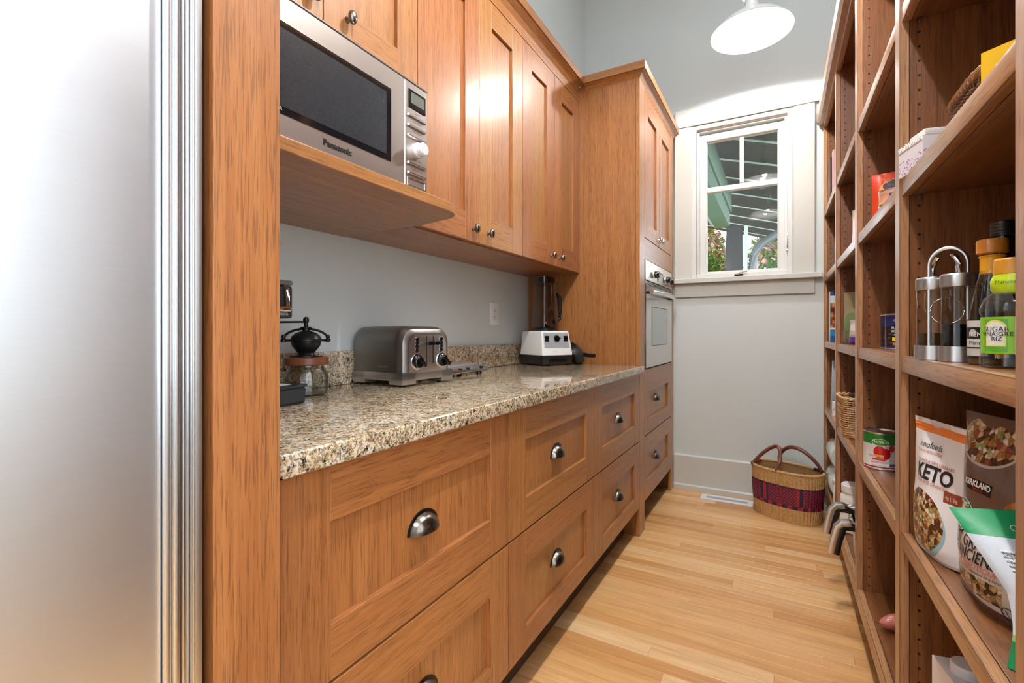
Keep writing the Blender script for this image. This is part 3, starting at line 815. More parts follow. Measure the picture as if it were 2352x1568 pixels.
for y in (-.0105, .0225): MB().box(HX - .0008, HX + .0010, y - .0018, y + .0018, .072, .166).build('lever_slot', 'black', to)
for y0, y1 in ((-.024, .006), (.012, .036)):
    mb = MB().box(HX + .001, HX + .022, y0, y1, .139, .146).box(HX + .020, HX + .026, y0, y1, .135, .148)
    mb.build('lever', 'black_gl', to, bev=.002, seg=2)
for y in (-.058, .064):
    for k in range(4):
        z = .118 + k * .0125
        MB().lathe([(.0068, 0), (.0068, .002), (.0058, .006), (0, .007)], (HX - .0005, y, z), 14, 'X').build('button', 'black_gl', to, smooth=True, ang=40)
        MB().tube([(HX + .0005, y + .0075 * cos(2 * pi * q / 16), z + .0075 * sin(2 * pi * q / 16)) for q in range(16)], .0009, 5, closed=True).build('button_ring', 'chrome', to, smooth=True)
for y in (-.056, .068):
    z = .080
    dl = MB().lathe([(.027, 0), (.027, .003), (.0215, .004), (.020, .014), (.018, .016), (0, .016)], (HX - .001, y, z), 28, 'X', mats=[0, 0, 1, 1, 1]).build('dial', ['chrome', 'black_gl'], to, smooth=True, ang=35)
    mb = MB().box(-.0215, .0215, -.0055, .0055, .0, .020)
    mb.xf(Matrix.Translation((HX + .010, y, z)) @ Matrix.Rotation(RAD(90), 4, 'Y') @ Matrix.Rotation(RAD(52), 4, 'Z'))
    mb.build('dial_grip', 'black_gl', dl, bev=.002, seg=2)
letters('Cuisinart', .014, lambda a, b: (.030 + a, -HY - .0006, .066 + b), plain('embossed_mark', (.50, .48, .46, 1), .3, 1.0), to)

# --- kitchen scale right of the toaster
sc = thing('kitchen_scale', 'flat silver kitchen scale lying behind the toaster', 'scale', (-1.195, 1.640, Z0))
MB().prism([(-.075, .010), (.075, .010), (.088, .018), (.045, .038), (-.075, .038)], 'Y', -.135, .138).build('body', 'alu', sc, bev=.002, seg=2)
MB().box(-.095, .035, -.130, .120, .0385, .0445).build('platform', 'steel_y', sc, bev=.002)
for y in (-.06, -.005, .095): MB().box(.060, .072, y - .007, y + .007, .0265, .0325).build('button', 'black', sc, bev=.001)
letters('Starfrit', .014, lambda a, b: (.0685 - b * .89, .045 + a, .0284 + b * .46), 'black', sc)
for y in (-.10, .10):
    for x in (-.055, .05): MB().lathe([(.012, 0), (.010, .0105)], (x, y, 0), 10).build('foot', 'black', sc)

# --- blender
bl = thing('blender', 'white countertop blender with clear tall jug and black handle', 'blender', (-1.128, 2.392, Z0), RAD(-30))
def frustum(mb, x0, x1, y0, y1, z0, X0, X1, Y0, Y1, z1, m=0):
    b = len(mb.v)
    mb.v += [(x0, y0, z0), (x1, y0, z0), (x1, y1, z0), (x0, y1, z0), (X0, Y0, z1), (X1, Y0, z1), (X1, Y1, z1), (X0, Y1, z1)]
    for q in ((3, 2, 1, 0), (4, 5, 6, 7), (0, 1, 5, 4), (1, 2, 6, 5), (2, 3, 7, 6), (3, 0, 4, 7)): mb.face([b + i for i in q], m)
frustum_mb = MB(); frustum(frustum_mb, -.108, .108, -.096, .096, .006, -.112, .112, -.100, .100, .054)
frustum_mb.build('base', 'black', bl, bev=.006, seg=2)
MB().box(.104, .1125, -.055, .055, .012, .034).build('vent', 'black_gl', bl)
for sx in (-1, 1):
    for sy in (-1, 1): MB().lathe([(.012, 0), (.012, .007)], (sx * .09, sy * .08, 0), 10).build('foot', 'black', bl)
mb = MB(); frustum(mb, -.113, .113, -.101, .101, .0545, -.104, .088, -.090, .090, .186)
mb.build('motor_housing', 'white_enamel', bl, bev=.008, seg=3)
def slope_x(z): return .113 - (z - .0545) / (.186 - .0545) * .025 + .0006
cpn = MB()
cpn.v = [(slope_x(.096) + .001, -.083, .096), (slope_x(.096) + .001, .083, .096), (slope_x(.176) + .001, .080, .176), (slope_x(.176) + .001, -.080, .176)]
cpn.face((0, 1, 2, 3)); cpn.face((3, 2, 1, 0))
cpn.v = [(p[0], p[1], p[2]) for p in cpn.v]
cp_ = cpn.build('control_plate', plain('pale_grey_plate', srgb(214, 216, 220), .3), bl)
for y in (-.062, .062):
    sw = MB().box(slope_x(.15), slope_x(.15) + .005, y - .013, y + .013, .128, .160).build('switch', 'black_gl', bl, bev=.001)
    MB().box(slope_x(.15) + .004, slope_x(.15) + .013, y - .006, y + .006, .136, .142).build('switch_lever', 'black', sw)
dl = MB().lathe([(.017, 0), (.016, .010), (0, .011)], (slope_x(.146), 0, .146), 22, 'X').build('speed_dial', 'black_gl', bl, smooth=True, ang=40)
MB().box(slope_x(.146) + .008, slope_x(.146) + .018, -.003, .017, .144, .149).build('pointer', 'black_gl', dl)
letters('Vitamix', .012, lambda a, b: (slope_x(.075) + .0012 - b * .19, a - .02, .076 + b), plain('pale_print', srgb(190, 190, 194), .4), bl)
MB().lathe([(.058, .186), (.064, .190), (.064, .200), (.056, .206)], (-.010, 0, 0), 32).build('jug_seat', 'black', bl, smooth=True, ang=30)
# square-ish jug flaring downward to a collar, clear
def jug(hw0, hw1, z0, z1, n=32):
    def fn(u, v):
        a = 2 * pi * u; c, s_ = cos(a), sin(a)
        hw = hw0 + (hw1 - hw0) * v
        k = 1.0 / (abs(c) ** 3.2 + abs(s_) ** 3.2) ** (1 / 3.2)
        return (-.010 + hw * k * c, hw * k * s_, z0 + (z1 - z0) * v)
    return fn
mb = MB(); mb.grid(jug(.066, .052, .205, .440), 32, 8, cu=True); mb.grid(jug(.052, .061, .440, .446), 32, 1, cu=True); mb.grid(jug(.061, .064, .446, .486), 32, 2, cu=True)
mb.grid(jug(.064, .062, .486, .489), 32, 1, cu=True)
mb.build('jug', 'smoke', bl, smooth=True, ang=60, fixn=False)
mb = MB()
for k in range(4):
    a = pi / 4 + k * pi / 2 + .25
    mb.tube([(-.010 + .0625 * 1.12 * cos(a), .0625 * 1.12 * sin(a), .212), (-.010 + .050 * 1.12 * cos(a), .050 * 1.12 * sin(a), .436)], .0012, 6)
mb.build('jug_rib', 'clear', bl, smooth=True)
MB().lathe([(.040, .456), (.042, .462), (.042, .484), (.030, .488)], (-.010, 0, 0), 28).build('lid', 'black', bl, smooth=True, ang=30)
MB().lathe([(.020, .206), (.034, .212), (.014, .226), (.008, .238), (0, .240)], (-.010, 0, 0), 16).build('blade_hub', 'chrome', bl, smooth=True, ang=40)
hp = [(-.010, .052, .385), (-.010, .078, .392), (-.010, .098, .380), (-.010, .103, .345), (-.010, .104, .290), (-.010, .098, .258), (-.010, .078, .243), (-.010, .058, .236)]
mb = MB().tube(hp[1:], .0125, 10, flat=(.014, .011)); mb.tube([(-.010, .050, .385), (-.010, .080, .391)], .0022, 6)
mb.build('handle', 'black', bl, smooth=True, ang=60)

# --- small black lidded pan leaning behind the blender
pn = thing('lidded_pan', 'small black pan with glass lid leaning beside the blender', 'pan', (-.995, 2.505, Z0 + .001))
Rm = Matrix.Translation((0, .0, .064)) @ Matrix.Rotation(RAD(38), 4, 'Z') @ Matrix.Rotation(RAD(58), 4, 'Y')
mb = MB().lathe([(.052, -.036), (.061, -.028), (.064, .006), (.066, .010), (.062, .011), (0, .012)], seg=36).xf(Rm)
mb.v = [(p[0], min(p[1], .050), max(p[2], 0)) for p in mb.v]
mb.build('body', 'black', pn, smooth=True, ang=35)
MB().lathe([(.060, .0115), (.050, .022), (.030, .030), (.012, .032)], seg=32).xf(Rm).build('lid', plain('smoked_lid_glass', srgb(36, 40, 50), .08), pn, smooth=True)
mb = MB().tube([(.038, .010, .055), (.075, -.006, .050), (.118, -.022, .050)], .009, 10, flat=(.007, .011))
mb.build('handle', 'black', pn, smooth=True)

# --- hand coffee mill on a glass jar
gr = thing('coffee_grinder', 'black cast-iron hand coffee grinder on a glass jar', 'grinder', (-1.186, .900, Z0))
MB().lathe([(.050, .001), (.056, .004), (.0595, .014), (.0600, .045), (.0585, .060), (.051, .074), (.047, .080), (.047, .086)], seg=40).build('jar', 'jar', gr, smooth=True, ang=60, fixn=True)
MB().lathe([(.0570, .0055), (.0570, .045), (.0555, .058), (.0480, .072), (.0445, .080)], seg=40).build('jar_inner_wall', 'jar', gr, smooth=True, ang=60) 
MB().lathe([(0, .0), (.052, .0), (.054, .004), (.030, .006), (0, .0065)], seg=40).build('jar_bottom', 'jar', gr, smooth=True)
MB().lathe([(.058, .086), (.061, .088), (.061, .106), (.058, .109), (0, .109)], seg=40).build('wooden_lid', plain('cherry_wood', srgb(128, 74, 46), .35), gr, smooth=True, ang=30)
MB().lathe([(.045, .1095), (.045, .112), (.026, .114), (.022, .120), (.028, .127), (.038, .140), (.0405, .150), (.041, .154), (.043, .155), (.043, .158)], seg=36).build('hopper', 'iron', gr, smooth=True, ang=40)
MB().lathe([(.042, .1585), (.038, .168), (.028, .177), (.014, .182), (.008, .184), (0, .184)], seg=36).build('dome', 'iron', gr, smooth=True)
for s_ in (-1, 1):
    pts = [(0 + s_ * .0595 * cos(a), 0, .157 + .032 * sin(a)) for a in [pi / 2 * k / 10 for k in range(11)]]
    ca, sa = cos(RAD(53)), sin(RAD(53))
    pts = [(p[0] * ca, p[0] * sa, p[2]) for p in pts]
    MB().tube(pts, .0035, 8).build('bracket', 'iron', gr, smooth=True)
    e = (s_ * .0585 * ca, s_ * .0585 * sa)
    MB().lathe([(.003, .150), (.008, .152), (.008, .158), (.005, .161), (.006, .166), (.005, .171), (0, .173)], (e[0], e[1], 0), 12).build('wing_nut', 'iron', gr, smooth=True)
    MB().tube([(s_ * .040 * ca, s_ * .040 * sa, .156), (e[0], e[1], .155)], .004, 6).build('lug', 'iron', gr, smooth=True)
MB().lathe([(.010, .183), (.010, .190), (.016, .191), (.016, .194), (.006, .196), (.006, .206), (.0075, .208), (.0085, .216), (.006, .222), (0, .224)], seg=16).build('hub', 'iron', gr, smooth=True, ang=35)
MB().tube([(0, 0, .209), (-.060 * ca, -.060 * sa, .208), (-.12 * ca, -.12 * sa, .206)], .0045, 8, flat=(.006, .003)).build('crank_arm', 'iron', gr, smooth=True)
MB().lathe([(.007, .200), (.012, .206), (.013, .22), (.010, .235), (0, .238)], (-.12 * ca, -.12 * sa, 0), 14).build('crank_knob', plain('walnut_knob', srgb(92, 54, 34), .35), gr, smooth=True)

# --- espresso machine mostly behind the end panel, and the low black drawer before it
cm = thing('coffee_machine', 'dark espresso machine with chrome lever behind the end panel', 'coffee machine', (-1.165, .712, Z0))
gm = plain('dark_titanium', srgb(52, 51, 52), .4, .1)
MB().box(-.12, -.03, -.095, .060, .0005, .31).build('tower', gm, cm, bev=.012, seg=3)
hd = MB().box(-.030, .090, -.070, .066, .214, .296).build('head', gm, cm, bev=.008, seg=3)
MB().box(-.030, .090, -.070, .066, .2965, .310).build('head_cap', plain('grey_cap', srgb(120, 122, 126), .3, .3), hd, bev=.005, seg=2)
lv = MB().tube([(.091, .038, .296), (.101, .040, .288), (.104, .041, .268), (.103, .042, .240)], .0045, 10).build('lever', 'chrome', cm, smooth=True)
MB().lathe([(.0, -.02), (.007, -.016), (.009, 0), (.008, .016), (.004, .020), (0, .021)], (.103, .030, .236), 16, 'Y').build('lever_knob', 'chrome', lv, smooth=True)
MB().lathe([(.010, .196), (.012, .215)], (.055, .035, 0), 14).build('spout', 'black', cm, smooth=True)
letters('NESPRESSO', .0085, lambda a, b: (.0906, .030 + a, .224 + b), 'white_pl', cm)
cd_ = thing('capsule_drawer', 'low black capsule drawer on the counter beside the end panel', 'drawer', (-1.04, .715, Z0), RAD(10))
MB().box(-.085, .0, -.13, .085, .0005, .040).build('case', plain('charcoal_box', srgb(50, 54, 60), .4), cd_, bev=.002)
MB().box(-.090, .004, -.135, .089, .0405, .048).build('lid', plain('charcoal_lid', srgb(42, 45, 50), .3), cd_, bev=.003, seg=2)
MB().box(-.070, -.016, -.10, .055, .0485, .0495).build('paper_note', 'white_pl', cd_)
MB().box(.0005, .006, -.12, .078, .006, .036).build('front', plain('charcoal_front', srgb(44, 48, 54), .35), cd_, bev=.001)

# --- wall outlet
ol = thing('wall_outlet', 'white duplex wall outlet above the granite upstand', 'outlet', (XW, 2.158, 1.14))
MB().box(XW + .0005, XW + .006, 2.118, 2.198, 1.140, 1.256).build('cover_plate', 'white_pl', ol, world=True, bev=.002, seg=2)
rc = MB().box(XW + .006, XW + .009, 2.141, 2.175, 1.164, 1.232).build('receptacle', plain('outlet_insert', srgb(222, 222, 220), .3), ol, world=True, bev=.001)
for z in (1.178, 1.210):
    for y in (2.150, 2.166): MB().box(XW + .0088, XW + .0093, y - .0012, y + .0012, z, z + .009).build('slot', 'black', rc, world=True)

# --- floor register
vt = thing('floor_vent', 'white metal floor register beside the end wall', 'vent', (-.298, 3.398, 0))
ring(MB(), -.455, -.142, 0, .110, .034, .0005, .005).xf(Matrix(((1, 0, 0, 0), (0, 0, 1, 3.345), (0, 1, 0, 0), (0, 0, 0, 1)))).build('frame', plain('register_white', srgb(228, 230, 236), .35), vt, world=True, bev=.001)
MB().box(-.421, -.176, 3.379, 3.421, .0003, .0008).build('duct', 'black', vt, world=True)
for k in range(15):
    y = 3.3815 + k * .0027
    MB().box(-.421, -.176, y, y + .0012, .0010, .0040).build('louvre', plain('louvre_grey', srgb(190, 192, 200), .4) if k == 0 else bpy.data.materials['louvre_grey'], vt, world=True)
# ================================================================== pantry shelving on the right
XS, XK = .240, .622
su = thing('pantry_shelving', 'floor to ceiling oak pantry shelving with adjustable shelves', 'shelving', (.43, 2.1, 0))
divs = [(.725, .770), (1.378, 1.424), (2.058, 2.103), (2.757, 2.802), (3.470, 3.500)]
for a, b in divs:
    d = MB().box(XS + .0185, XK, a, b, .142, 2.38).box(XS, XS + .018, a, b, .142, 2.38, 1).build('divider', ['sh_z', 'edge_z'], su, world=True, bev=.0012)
    mb = MB()
    for ys, sg in ((a - .00025, -1), (b + .00025, 1)):
        for xh in (.2747, .575):
            for k in range(66):
                z = .215 + k * .0325
                bq = len(mb.v)
                for q in range(10):
                    w = 2 * pi * q / 10
                    mb.v.append((xh + .0030 * cos(w), ys, z + .0030 * sin(w)))
                mb.face([bq + q for q in (range(10) if sg < 0 else range(9, -1, -1))])
    ph = mb.build('peg_holes', 'dark_hole', d, world=True, fixn=False); ph['kind'] = 'stuff'
bays = {'A': (.770, 1.378), 'B': (1.424, 2.058), 'C': (2.103, 2.757), 'D': (2.802, 3.470)}
SZ = (1.840, 1.445, 1.046, .646)
for k, (a, b) in bays.items():
    for z in SZ:
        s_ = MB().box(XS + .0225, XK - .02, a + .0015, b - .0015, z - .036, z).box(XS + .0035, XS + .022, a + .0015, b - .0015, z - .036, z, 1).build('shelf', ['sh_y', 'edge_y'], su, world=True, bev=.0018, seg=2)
        for y in (a + .006, b - .006):
            MB().lathe([(.004, 0), (.0065, .004), (.0065, .012)], (.2747, y, z - .0485), 8).build('shelf_pin', 'clear', s_, world=True)
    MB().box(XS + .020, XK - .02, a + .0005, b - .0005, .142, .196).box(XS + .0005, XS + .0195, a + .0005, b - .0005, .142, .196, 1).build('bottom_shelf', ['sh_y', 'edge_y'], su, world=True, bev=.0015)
MB().box(XK - .018, XK, .727, 3.499, .14, 2.38).build('back_panel', 'sh_z', su, world=True)
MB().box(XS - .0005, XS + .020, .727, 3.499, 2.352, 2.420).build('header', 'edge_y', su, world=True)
MB().box(XS + .021, XK, .727, 3.499, 2.381, 2.42).build('top_board', 'sh_y', su, world=True)
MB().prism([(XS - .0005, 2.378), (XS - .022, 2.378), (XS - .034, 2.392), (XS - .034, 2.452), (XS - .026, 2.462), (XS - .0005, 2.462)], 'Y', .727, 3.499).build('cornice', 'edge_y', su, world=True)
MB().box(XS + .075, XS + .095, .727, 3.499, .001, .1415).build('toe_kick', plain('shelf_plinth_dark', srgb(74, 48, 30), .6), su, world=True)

# ------------------------------------------------------------------ packaging builders
def pouch(th, w, h, d, fmat, bmat, lean=0.0, name='pouch', wob=.0035, seed=0, top=.97, curl=0.0, nu=30, nv=40):
    rnd = random.Random(seed); ph = [rnd.uniform(0, 6.28) for _ in range(6)]
    def prof(v):
        lo = min(1.0, .70 + v / .10 * .30); hi = max(0.0, min(1.0, (top - v) / (top * .62))) ** .75
        return lo * (hi if v > top * .38 else 1.0)
    def b(u, v):
        e = max(0.0, sin(pi * u)) ** .55
        wv = wob * (sin(9 * u + ph[0] + 5 * v) * .5 + sin(14 * v + ph[1] + 3 * u) * .5 + sin(23 * u * v + ph[2]) * .3) * e
        return d / 2 * e * prof(v) + wv
    def base(u, v):
        x = (u - .5) * w * (1.0 - .045 * sin(pi * v) + .02 * sin(7 * v + ph[3]) * .3)
        z = h * v + .010 * (1 - v) ** 6 * abs(2 * u - 1) ** 3
        return x, z
    def shift(v): return lean * h * v - curl * max(0, v - .6) ** 2
    def front(u, v, off=0.0):
        x, z = base(u, v); return (x, -b(u, v) - off + shift(v), z)
    def back(u, v):
        x, z = base(1 - u, v); return (x, b(1 - u, v) + shift(v) + .0008, z)
    mb = MB(); mb.grid(front, nu, nv, 0); mb.grid(back, nu, nv, 1)
    mb.grid(lambda u, v: tuple(Vector(front(u, 0)) * (1 - v) + Vector(back(1 - u, 0)) * v), nu, 3, 1)
    o = mb.build(name, [fmat, bmat], th, smooth=True, ang=70, fixn=False)
    return o, front
def on_pouch(front, w, h, cx, cz, k=1.0, off=.0012, rot=0.0):
    cr_, sr_ = cos(rot), sin(rot)
    def fn(a, b_):
        a2, b2 = a * cr_ - b_ * sr_, a * sr_ + b_ * cr_
        return front(min(.999, max(.001, cx + a2 / w)), min(.999, max(.0, cz + b2 / h)), off)
    return fn
def tin(th, r, h, body, lidm='steel_x', c=(0, 0, 0), name='can', seg=40):
    prof = [(r - .002, 0), (r + .0008, .0008), (r + .0008, .003), (r, .0045), (r, h - .0045), (r + .0008, h - .003), (r + .0008, h - .0006), (r - .0018, h), (r - .0025, h - .003), (0, h - .003)]
    return MB().lathe(prof, c, seg, mats=[1, 1, 1, 0, 1, 1, 1, 1, 1][:len(prof) - 1], uvr=(.0045, h - .0045)).build(name, [body, lidm], th, smooth=True, ang=40)
def around(r, c, a0, zc, off=.0006):
    """lettering wrapped on an upright cylinder; a0 is the azimuth of the text middle"""
    def fn(a, b): return (c[0] + (r + off) * cos(a0 + a / r), c[1] + (r + off) * sin(a0 + a / r), c[2] + zc + b)
    return fn
def carton(th, w, d, h, mats, name='carton', bev=.0012):
    """box, front at -Y with its own UV print; mats = (front, side, top)"""
    mb = MB()
    def q(p, m, uv=True):
        b = len(mb.v); mb.v += p; mb.face([b, b + 1, b + 2, b + 3], m, [(0, 0), (1, 0), (1, 1), (0, 1)])
    x, y = w / 2, d / 2
    q([(-x, -y, 0), (x, -y, 0), (x, -y, h), (-x, -y, h)], 0)
    q([(x, -y, 0), (x, y, 0), (x, y, h), (x, -y, h)], 1)
    q([(x, y, 0), (-x, y, 0), (-x, y, h), (x, y, h)], 0)
    q([(-x, y, 0), (-x, -y, 0), (-x, -y, h), (-x, y, h)], 1)
    q([(-x, -y, h), (x, -y, h), (x, y, h), (-x, y, h)], 2)
    q([(-x, y, 0), (x, y, 0), (x, -y, 0), (-x, -y, 0)], 2)
    return mb.build(name, list(mats), th)
def flat_front(y, cx, cz, off=.0006):
    return lambda a, b: (cx + a, y - off, cz + b)

# ------------------------------------------------------------------ granola shelf, near bay
S4, S3, S2, S1, S5 = .6464, 1.0464, 1.4454, 1.8404, .1964
FACE = RAD(-75.5)
K1, K2, K3 = srgb(240, 240, 244), srgb(240, 140, 60), srgb(150, 200, 212)
pm = print_mat('keto_bag_print', K1, [('rect', 0, .905, 1, .965, K2), ('ell', .40, .235, .40, .235, K3), ('ell', .40, .262, .375, .225, 'granola'),
                                      ('rect', .74, .46, .98, .545, srgb(150, 74, 46)), ('rect', 0, 0, 1, .022, srgb(200, 196, 196))], rough=.42, wr=.10)
kb = thing('granola_bag', 'white granola bag with orange top band and large KETO lettering', 'bag', (.290, 1.258, S4), FACE)
o, fr_ = pouch(kb, .185, .272, .066, pm, plain('bag_white_back', srgb(214, 212, 214), .45), lean=-.02, seed=3)
dk, og = plain('print_black', srgb(38, 36, 38), .45), plain('print_rust', srgb(196, 92, 56), .45)
T = lambda s, size, cx, cz, m, **k: letters(s, size, on_pouch(fr_, .185, .272, cx, cz, rot=k.pop('rot', 0)), m, kb, cut=.007, **k)
T('innofoods', .0175, .44, .815, dk); T('ORGANIC/BIOLOGIQUE', .0075, .43, .768, og)
T('GRANOLA SANS CÉRÉALES', .0088, .56, .700, og); T('KETO', .042, .56, .620, dk, bold=.0012, shear=.12); T('GRAIN FREE GRANOLA', .0092, .54, .548, og)
T('4g | 2g', .010, .84, .50, 'white_pl')
MB().tube([fr_(.02 + .96 * k / 20, .945, .001) for k in range(21)], .0012, 6).build('zip_ridge', plain('zip_orange', K2, .4), kb, smooth=True)

BR, BE = srgb(112, 86, 76), srgb(196, 178, 164)
pm = print_mat('granola_brown_print', BR, [('rect', 0, .052, 1, .43, BE), ('ell', .34, .86, .31, .135, srgb(190, 172, 160)), ('ell', .34, .865, .295, .125, 'granola'),
                                           ('ell', .90, .56, .24, .085, 'nuts'), ('rect', .10, .082, .72, .182, 'oats'), ('rect', .0, .050, 1, .080, srgb(212, 204, 198)),
                                           ('rect', 0, 0, 1, .050, srgb(106, 76, 66)), ('rect', .20, .592, .52, .655, srgb(34, 28, 28)),
                                           ('ell', .20, .445, .185, .100, srgb(60, 84, 66)), ('ell', .20, .445, .168, .089, srgb(206, 196, 170)), ('ell', .20, .445, .158, .083, srgb(70, 96, 74)), ('ell', .20, .445, .09, .046, srgb(212, 184, 120)),
                                           ('ell', .90, .73, .085, .045, srgb(214, 208, 190)), ('ell', .90, .73, .065, .034, srgb(170, 60, 44))], rough=.22, coat=.35, wr=.25)
gb = thing('granola_bag', 'brown glossy granola bag with clear window reading Grains Anciens', 'bag', (.322, 1.060, S4), RAD(-74))
o, fr2 = pouch(gb, .212, .312, .082, pm, plain('bag_brown_back', srgb(104, 80, 70), .25), lean=.02, seed=11, wob=.006)
T = lambda s, size, cx, cz, m, **k: letters(s, size, on_pouch(fr2, .212, .312, cx, cz, rot=k.pop('rot', 0)), m, gb, cut=.007, **k)
wp = M['white_pl']
T('KIRKLAND', .0135, .36, .632, wp, bold=.0005); T('Signature', .0065, .36, .606, plain('print_red', srgb(190, 60, 50), .4), shear=.3)
T("NATURE'S", .0095, .20, .505, wp); T('ORGANIC', .0085, .20, .383, wp)
T('ANCIENT GRAINS', .026, .30, .335, dk, bold=.0003, sx=.74); T('GRAINS ANCIENS', .026, .30, .272, dk, bold=.0003, sx=.74)
T('GRANOLA PROBIOTIQUE', .0115, .37, .227, plain('print_coral', srgb(206, 96, 76), .45)); T('avec du khorasan KAMUT, épeautre et quinoa', .0066, .42, .202, dk)
T('12 INGREDIENTS', .010, .76, .925, wp); T('57 g', .010, .74, .890, wp); T('U', .016, .76, .066, dk)
MB().tube([on_pouch(fr2, .212, .312, .76, .066)(.0115 * cos(2 * pi * k / 28), .0115 * sin(2 * pi * k / 28)) for k in range(28)], .0008, 5, closed=True).build('kosher_ring', dk, gb, smooth=True)

# hemp pouch slumped towards the camera: an explicit curved sheet with thickness
hb = thing('hemp_bag', 'green and white hemp seed pouch slumped against the shelf upright', 'bag', (.305, .905, S4))
pm = print_mat('hemp_print', srgb(214, 224, 236), [('rect', -1, .82, 2, 1.01, srgb(18, 150, 92)), ('rect', .22, .34, 1.0, .74, 'smallprint'), ('rect', -1, -.1, 2, .16, srgb(16, 128, 76)), ('rect', -1, .16, 2, .20, srgb(140, 186, 108))], rough=.38, coat=.0, wr=.10)
c0 = Vector((.305, .905, S4))
TL, TR = Vector((.2320, .985, .826)), Vector((.372, .985, .842))
ML, MR = Vector((.2800, .925, .735)), Vector((.372, .905, .735))
BL_, BR_ = Vector((.2690, .888, S4 + .001)), Vector((.340, .850, S4 + .001))
def hemp(u, v, off=0.0):
    if v > .45: t = (v - .45) / .55; l = ML.lerp(TL, t); r = MR.lerp(TR, t)
    else: t = v / .45; l = BL_.lerp(ML, t) + Vector((0.006 * sin(pi * t), 0, 0)); r = BR_.lerp(MR, t)
    p = l.lerp(r, u); bul = .018 * sin(pi * min(1, u * 1.1)) ** .6 * max(.12, sin(pi * (.08 + .84 * min(1, v * 1.02)))) if 0 < u < 1 else 0
    p = p + Vector((-.25, -1, .15)).normalized() * (bul + off)
    return tuple(p - c0)
def hempb(u, v):
    p = Vector(hemp(1 - u, v)); k = .030 * sin(pi * u) * max(.05, (1 - v) ** .8)
    return tuple(p + Vector((.1, 1, 0)).normalized() * (k + .001))
mb = MB(); mb.grid(hemp, 24, 40, 0); mb.grid(hempb, 24, 40, 1)
mb.build('pouch', [pm, plain('hemp_back', srgb(26, 140, 86), .3)], hb, smooth=True, ang=70, fixn=False)
def hfn(cx, cz, k=.135, hgt=.20): return lambda a, b: hemp(min(.999, max(.001, cx + a / k)), min(.999, cz + b / hgt), .0015)
letters('Organic Hemp Hearts', .0120, hfn(.82, .885), wp, hb, cut=.006); letters('Nutrition Facts', .0075, hfn(.40, .715), dk, hb, cut=.006); letters('Valeur nutritive', .0075, hfn(.42, .665), dk, hb, cut=.006)

# ------------------------------------------------------------------ oils and vinegars, near bay
cr_ = thing('cruet_set', 'oil and vinegar glass cruets in a stainless steel caddy', 'cruet set', (.276, 1.192, S3))
B1, B2 = (-.012, .028), (.012, -.030)
mb = MB()
for c in (B1, B2): mb.lathe([(.0285, .0004), (.0285, .028), (.0265, .028), (.0265, .004), (0, .004)], (c[0], c[1], 0), 36)
mb.build('base', 'steel_z', cr_, smooth=True, ang=30)
oil = [plain('amber_oil', srgb(58, 40, 16), .1), plain('dark_vinegar', srgb(12, 8, 8), .08)]
for i, (c, fillh) in enumerate(((B1, .052), (B2, .068))):
    MB().lathe([(.0245, .006), (.0250, .010), (.0250, .136), (.0235, .139)], (c[0], c[1], 0), 36).build('bottle', 'jar', cr_, smooth=True, ang=40, fixn=True)
    MB().lathe([(.0, .0065), (.0228, .0065), (.0228, fillh), (0, fillh)], (c[0], c[1], 0), 32).build('contents', oil[i], cr_, smooth=True, ang=30)
    cap = MB().lathe([(.0256, .137), (.0262, .139), (.0262, .158), (.0240, .161), (0, .161)], (c[0], c[1], 0), 36).build('stopper', 'steel_z', cr_, smooth=True, ang=30)
    s_ = 1 if i == 0 else -1
    MB().tube([(c[0], c[1], .160), (c[0], c[1], .178), (c[0] + .002 * s_, c[1] - .003 * s_, .190), (c[0] + .007 * s_, c[1] - .008 * s_, .199)], .0042, 10).build('spout', 'chrome', cap, smooth=True)
hp = []
for k in range(25):
    a = pi * k / 24; hp.append((.0255 * cos(pi - a) + 0.004, .010 * cos(a) - .004, .182 + .032 * sin(a)))
hp = [(hp[0][0], hp[0][1], .028)] + hp + [(hp[-1][0], hp[-1][1], .028)]
MB().tube(hp, .003, 8, flat=(.0030, .0009), up=(0, 1, 0)).build('carry_loop', 'steel_z', cr_, smooth=True, ang=60)
MB().tube([(.002 + .0245 * cos(2 * pi * k / 40), -.003, .0945 + .0245 * sin(2 * pi * k / 40)) for k in range(40)], .0009, 6, closed=True).build('wire_ring', 'chrome', cr_, smooth=True)

def bottle(name, label, loc, prof, mats, idx, fill=None, fmat=None, glassm='jar', rz=0):
    th = thing(name, label, 'bottle', loc, rz)
    MB().lathe(prof, seg=40, mats=idx).build('glass', mats, th, smooth=True, ang=45)
    if fill: MB().lathe(fill, seg=32).build('contents', fmat, th, smooth=True, ang=45)
    return th
ye, lm = plain('honey_cap', srgb(214, 150, 44), .35), plain('lime_seal', srgb(196, 220, 30), .3)
vb = bottle('vinegar_bottle', 'clear vinegar bottle with bright green label and orange cap', (.307, .985, S3),
            [(.034, .0005), (.0385, .004), (.0385, .016), (.0365, .020), (.0365, .078), (.0385, .082), (.0390, .090), (.034, .104), (.022, .116), (.0195, .122), (.0195, .126)], ['jar'], [0] * 10,
            [(0, .003), (.0345, .003), (.0345, .074), (0, .074)], pane_mat('pale_vinegar', (.93, .93, .88, 1), 1.2))
A0 = math.atan2(-.985, -.307) + .28
lab = print_mat('vinegar_label', srgb(134, 196, 40), [('rect', .22, .06, .40, .94, srgb(96, 170, 52)), ('ell', .31, .66, .085, .26, srgb(236, 226, 120)), ('rect', .235, .20, .385, .66, srgb(236, 226, 120)), ('ell', .31, .64, .072, .22, srgb(238, 238, 234)), ('rect', .248, .24, .372, .64, srgb(238, 238, 234)), ('rect', .44, .0, .52, 1.0, srgb(214, 214, 210))], rough=.35)
